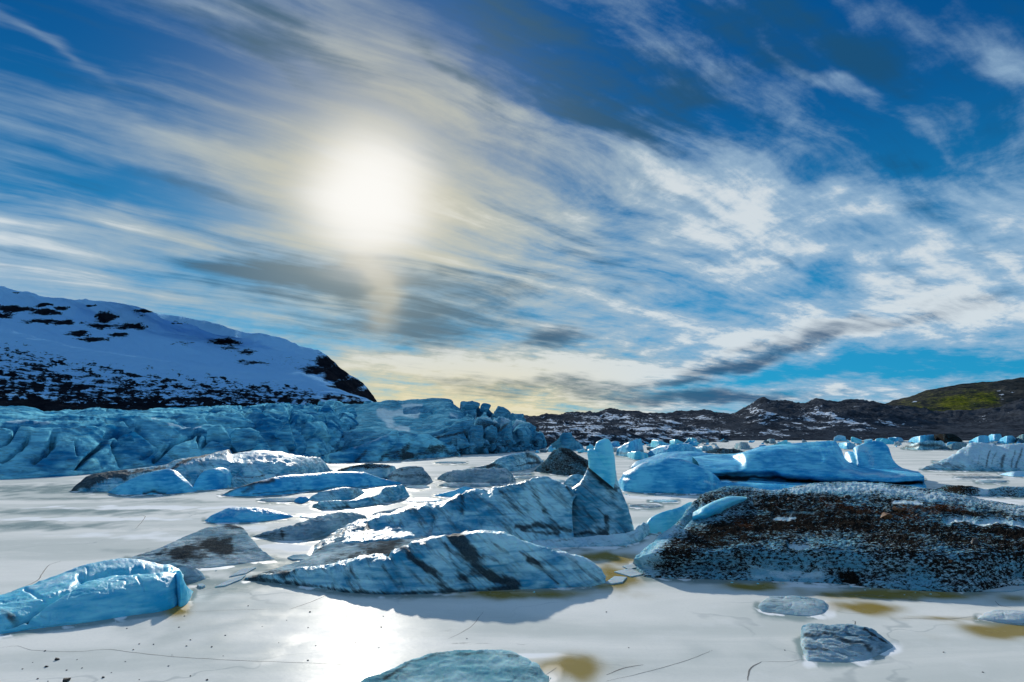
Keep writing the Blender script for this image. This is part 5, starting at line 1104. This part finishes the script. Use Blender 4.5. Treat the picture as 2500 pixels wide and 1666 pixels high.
# rocks riding on the gravel-crusted berg
gobj = [o for o in grav.children if o.name.startswith('gravel_back')][0]
gv = np.empty(len(gobj.data.vertices) * 3, np.float32); gobj.data.vertices.foreach_get('co', gv)
gv = gv.reshape(-1, 3) + np.array(gobj.location) + np.array(grav.location); gpx, gpy = project(gv)
gvis = gv[:, 1] < 51
rocks_r = [shard_mesh('rock', 800 + i, 1.0, (1, .8, .75), M_RUST if i < 2 else M_STONE, None, smooth=False, n=14) for i in range(4)]
for i, (x, y, wd, k, lab) in enumerate([(2168, 1264, 30, 0, 'orange-rust rock on the gravel-crusted iceberg, lower of two'), (2192, 1248, 28, 1, 'rusty brown boulder on the gravel-crusted iceberg, upper of two'), (2068, 1218, 18, 2, 'dark boulder at the top of the rusty soil patch'),
    (2004, 1209, 12, 3, 'dark rock alone on the frosted crest of the gravel berg'), (1927, 1222, 13, 2, 'dark rock left on the crest of the gravel berg'), (2110, 1235, 12, 3, 'dark rock between the boulders on the gravel berg'), (2052, 1227, 14, 1, 'brown rock beside the dark boulder on the gravel berg'), (2243, 1260, 12, 2, 'dark rock right of the orange one on the gravel berg'), (2380, 1326, 26, 2, 'dark block on the right flank of the gravel berg'),
    (2322, 1290, 13, 1, 'brown rock below the snow-filled groove of the gravel berg'), (2389, 1276, 11, 3, 'dark rock at the lip of the snow-filled groove'), (2318, 1372, 12, 0, 'orange rock low on the gravel berg near the waterline'), (2462, 1244, 12, 3, 'dark rock at the right end of the gravel berg crest'), (1820, 1277, 14, 1, 'brown rock on the left part of the gravel berg'), (1945, 1296, 9, 3, 'small dark rock in the middle of the gravel berg'), (2365, 1292, 14, 1, 'brown rock left of the dark block on the gravel berg')]):
    d = np.where(gvis, np.hypot(gpx - x, gpy - y), 1e9); p = gv[np.argmin(d)]
    o = link('rock', rocks_r[k], None, p + np.array([0, 0, .02])); q = wd * p[1] / F * .68
    o.scale = (q, q, q); o.rotation_euler = (0, 0, i * 1.3); tag(o, lab, 'rock', 'rocks lying on the gravel-crusted iceberg')

def ribbon(poly, wpx, name='ice_crack'):
    """a hairline crack: a thin dark strip lying in the ice surface"""
    q = P(poly); d = np.concatenate([[0], np.cumsum(np.hypot(*np.diff(q, axis=0).T))]); n_ = max(int(d[-1] / 6), 8)
    t = np.linspace(0, d[-1], n_); x = pchip(d, q[:, 0], t) if len(q) > 1 else q[:, 0]; y = pchip(d, q[:, 1], t)
    c = at(x, y, depth(y)); c[:, 2] = .004
    c[:, :2] += np.stack([fbm(c * 1.3, 3), fbm(c * 1.3 + 9, 3)], 1) * .05
    tg = np.gradient(c, axis=0); nr = np.stack([-tg[:, 1], tg[:, 0], tg[:, 2] * 0], 1); nr /= np.linalg.norm(nr, axis=1, keepdims=True)
    ww = (wpx * c[:, 1] / F * .5 * (.35 + .65 * np.sin(np.linspace(0.05, math.pi - .05, n_))) * (1 + .5 * fbm(c * 2, 2)))[:, None]
    v = np.concatenate([c - nr * ww, c + nr * ww]); i = np.arange(n_ - 1)
    me = make_mesh(name, v, np.stack([i, i + 1, i + 1 + n_, i + n_], 1), M_CRACK)
    return link(name, me, lagoon)
for poly, wd in [("0,1582 40,1578 80,1588 180,1592 260,1586 330,1594 420,1603 560,1612 720,1618 880,1625", 1.8), ("30,1443 90,1418 120,1380 150,1370", 2.0), ("1480,1648 1530,1630 1570,1624", 3.5), ("1480,1664 1580,1640 1680,1612 1740,1588", 1.6), ("1826,1662 1826,1644 1840,1626 1858,1616", 4.0), ("1858,1616 1920,1616 1962,1610", 1.2),
    ("705,1488 760,1470 800,1452", 2.0), ("1095,1560 1150,1530 1180,1495", 1.4), ("330,1292 350,1270 355,1262 340,1256", 1.4), ("2085,1530 2088,1518 2080,1516", 2.0), ("1990,1453 2100,1452 2200,1462 2280,1470", 2.0), ("2430,1468 2440,1478 2470,1484", 2.0), ("2200,1510 2300,1512 2380,1506", 1.6), ("430,1496 560,1490 700,1487", 1.0), ("1330,1650 1360,1630", 1.5),
    ("640,1395 670,1388 690,1382", 1.6), ("60,1226 130,1218 180,1212", 1.8), ("195,1213 270,1208", 1.4)]:
    ribbon(poly, wd)
# thin broken plates of ice
SH = 'thin broken ice plates in the dark gaps'
def plate(pts, z, label, tilt=0.0, mat=M_GREY, fr=.6):
    q = P(pts); b = at(q[:, 0], q[:, 1], depth(q[:, 1])); c = b.mean(0)
    top = b - c; top[:, 2] = z + tilt * top[:, 0]
    bot = top * np.array([1.03, 1.03, 1]); bot[:, 2] = -.05
    n_ = len(q); bm = bmesh.new()
    tv = [bm.verts.new(p) for p in top]; bv = [bm.verts.new(p) for p in bot]
    bm.faces.new(tv)
    for i in range(n_): bm.faces.new((tv[i], bv[i], bv[(i + 1) % n_], tv[(i + 1) % n_]))
    bmesh.ops.recalc_face_normals(bm, faces=list(bm.faces))
    me = bpy.data.meshes.new('ice_plate'); bm.to_mesh(me); bm.free(); me.materials.append(mat)
    a_ = me.attributes.new('frost', 'FLOAT', 'POINT'); a_.data.foreach_set('value', [fr] * len(me.vertices))
    o = link('ice_plate', me, None, c); tag(o, label, 'ice plate', SH); return o
plate("702,1364 716,1358 745,1356 757,1361 745,1368 715,1369", .07, 'dark grey ice plate left of the bowl of the fin berg', mat=M_GREY, fr=-.6)
plate("482,1431 492,1430 501,1434 492,1437 485,1436", .09, 'little red-brown lump of ice right of the corner slab', mat=M_GREY, fr=-.8)
plate("525,1435 560,1418 600,1406 590,1416 550,1432", .05, 'white splinter at the left tip of the fin berg')
plate("560,1410 590,1392 625,1388 600,1402", .05, 'upper white splinter at the left tip of the fin berg')
plate("1478,1425 1500,1410 1530,1412 1520,1424 1495,1428", .06, 'white plate at the right end of the striped front ridge')
plate("1500,1398 1540,1390 1570,1404 1540,1410", .05, 'pale plate between the fin berg and the gravel berg')
plate("1520,1385 1545,1378 1560,1386 1535,1392", .05, 'upper pale plate between the fin berg and the gravel berg')
plate("2372,1444 2400,1436 2470,1432 2520,1436 2470,1446", .05, 'white plate under the right end of the gravel berg')
plate("1690,1194 1720,1178 1760,1186 1722,1203", .25, 'white triangular plate leaning on the largest blue iceberg', tilt=.02, mat=M_BLUE, fr=.8)
plate("1596,1300 1612,1296 1626,1300 1610,1304", .10, 'first white crumb of ice under the turquoise lobe', fr=.8)
plate("1622,1304 1640,1298 1655,1300 1640,1307", .10, 'second white crumb of ice under the turquoise lobe', fr=.8)

# slush and drifted snow frozen round the foot of each berg
RIMS += [P(q) for q in ("598,1416 710,1428 797,1439 849,1447 970,1452 1143,1445 1317,1437 1447,1431 1477,1424", "1543,1378 1576,1409 1704,1414 1840,1418 2010,1424 2137,1435 2265,1444 2371,1446 2500,1430 2800,1425", "-200,1562 0,1548 92,1535 230,1518 321,1503 383,1495 430,1480 444,1462", "598,1416 690,1392 756,1368 768,1342")]
lv = np.empty(len(lagoon.data.vertices) * 3, np.float32); lagoon.data.vertices.foreach_get('co', lv); lv = lv.reshape(-1, 3)
lpx, lpy = project(lv); ok = (lv[:, 1] > 10) & (lpy < 1700) & (lpx > -100) & (lpx < 2600)
idx = np.where(ok)[0]; rx, ry = lpx[idx], lpy[idx]; sub = lv[idx]
nz_ = fbm(sub * .8, 4); best = np.full(len(idx), 1e9)
for q in RIMS:
    m_ = (rx > q[:, 0].min() - 40) & (rx < q[:, 0].max() + 40) & (ry > q[:, 1].min() - 30) & (ry < q[:, 1].max() + 30)
    if m_.any(): best[m_] = np.minimum(best[m_], seg_dist(rx[m_], (ry[m_] - 1056) * 1.0 + 1056, q))
wdt = 3.0 + (ry - 1056) * .02
for nm, am, ww_, th in (('drift', .9, 1.0, .05), ('wet', 1.0, 1.1, -.3)):
    a_ = lagoon.data.attributes[nm]; vals = np.empty(len(lv), np.float32); a_.data.foreach_get('value', vals)
    sg = 1 if nm == 'drift' else -1
    add = am * np.exp(-(best / (wdt * ww_ * (1 + 1.2 * np.abs(nz_)))) ** 2) * sm(sg * nz_, th - .15, th + .2)
    vals[idx] = np.maximum(vals[idx], add); a_.data.foreach_set('value', vals)

# crumbs of ice frozen in beside the near bergs
crumbs = [shard_mesh('ice_crumb', 900 + i, 1.0, (1, .8, .5), m_, {'frost': .3}, smooth=False, n=12) for i, m_ in enumerate((M_BLUE, M_GREY, M_CYAN))]
for q, n_, side, foot in ((RIMS[-4], 12, 4, 'the striped front ridge'), (RIMS[-3], 14, 5, 'the gravel-crusted iceberg'), (RIMS[-2], 7, 5, 'the blue corner slab'), (P("1262,1330 1330,1338 1420,1335 1500,1334 1556,1325"), 10, 3, 'the upright fin'), (P("617,1311 708,1321 784,1312"), 5, 3, 'the low ribbed iceberg'), (P("1512,1205 1600,1208 1718,1208"), 9, 2, 'the blue front dome'), (P("308,1370 490,1392 672,1368"), 7, 3, 'the flat dirty iceberg')):
    for i in range(n_):
        x = rnd.uniform(q[0, 0], min(q[-1, 0], 2480)); y = float(pchip(q[:, 0], q[:, 1], np.array([x]))[0]) + abs(rnd.gauss(0, 1)) * side + 1
        k = rnd.randrange(3)
        chunk(x, y, rnd.uniform(3, 9), crumbs[k], 'ice_crumb', ('tiny blue', 'tiny grey', 'tiny turquoise')[k] + ' crumb of ice at the foot of ' + foot, 'crumbs of ice at the feet of the near icebergs', 'ice crumb', rnd.uniform(.6, 1))
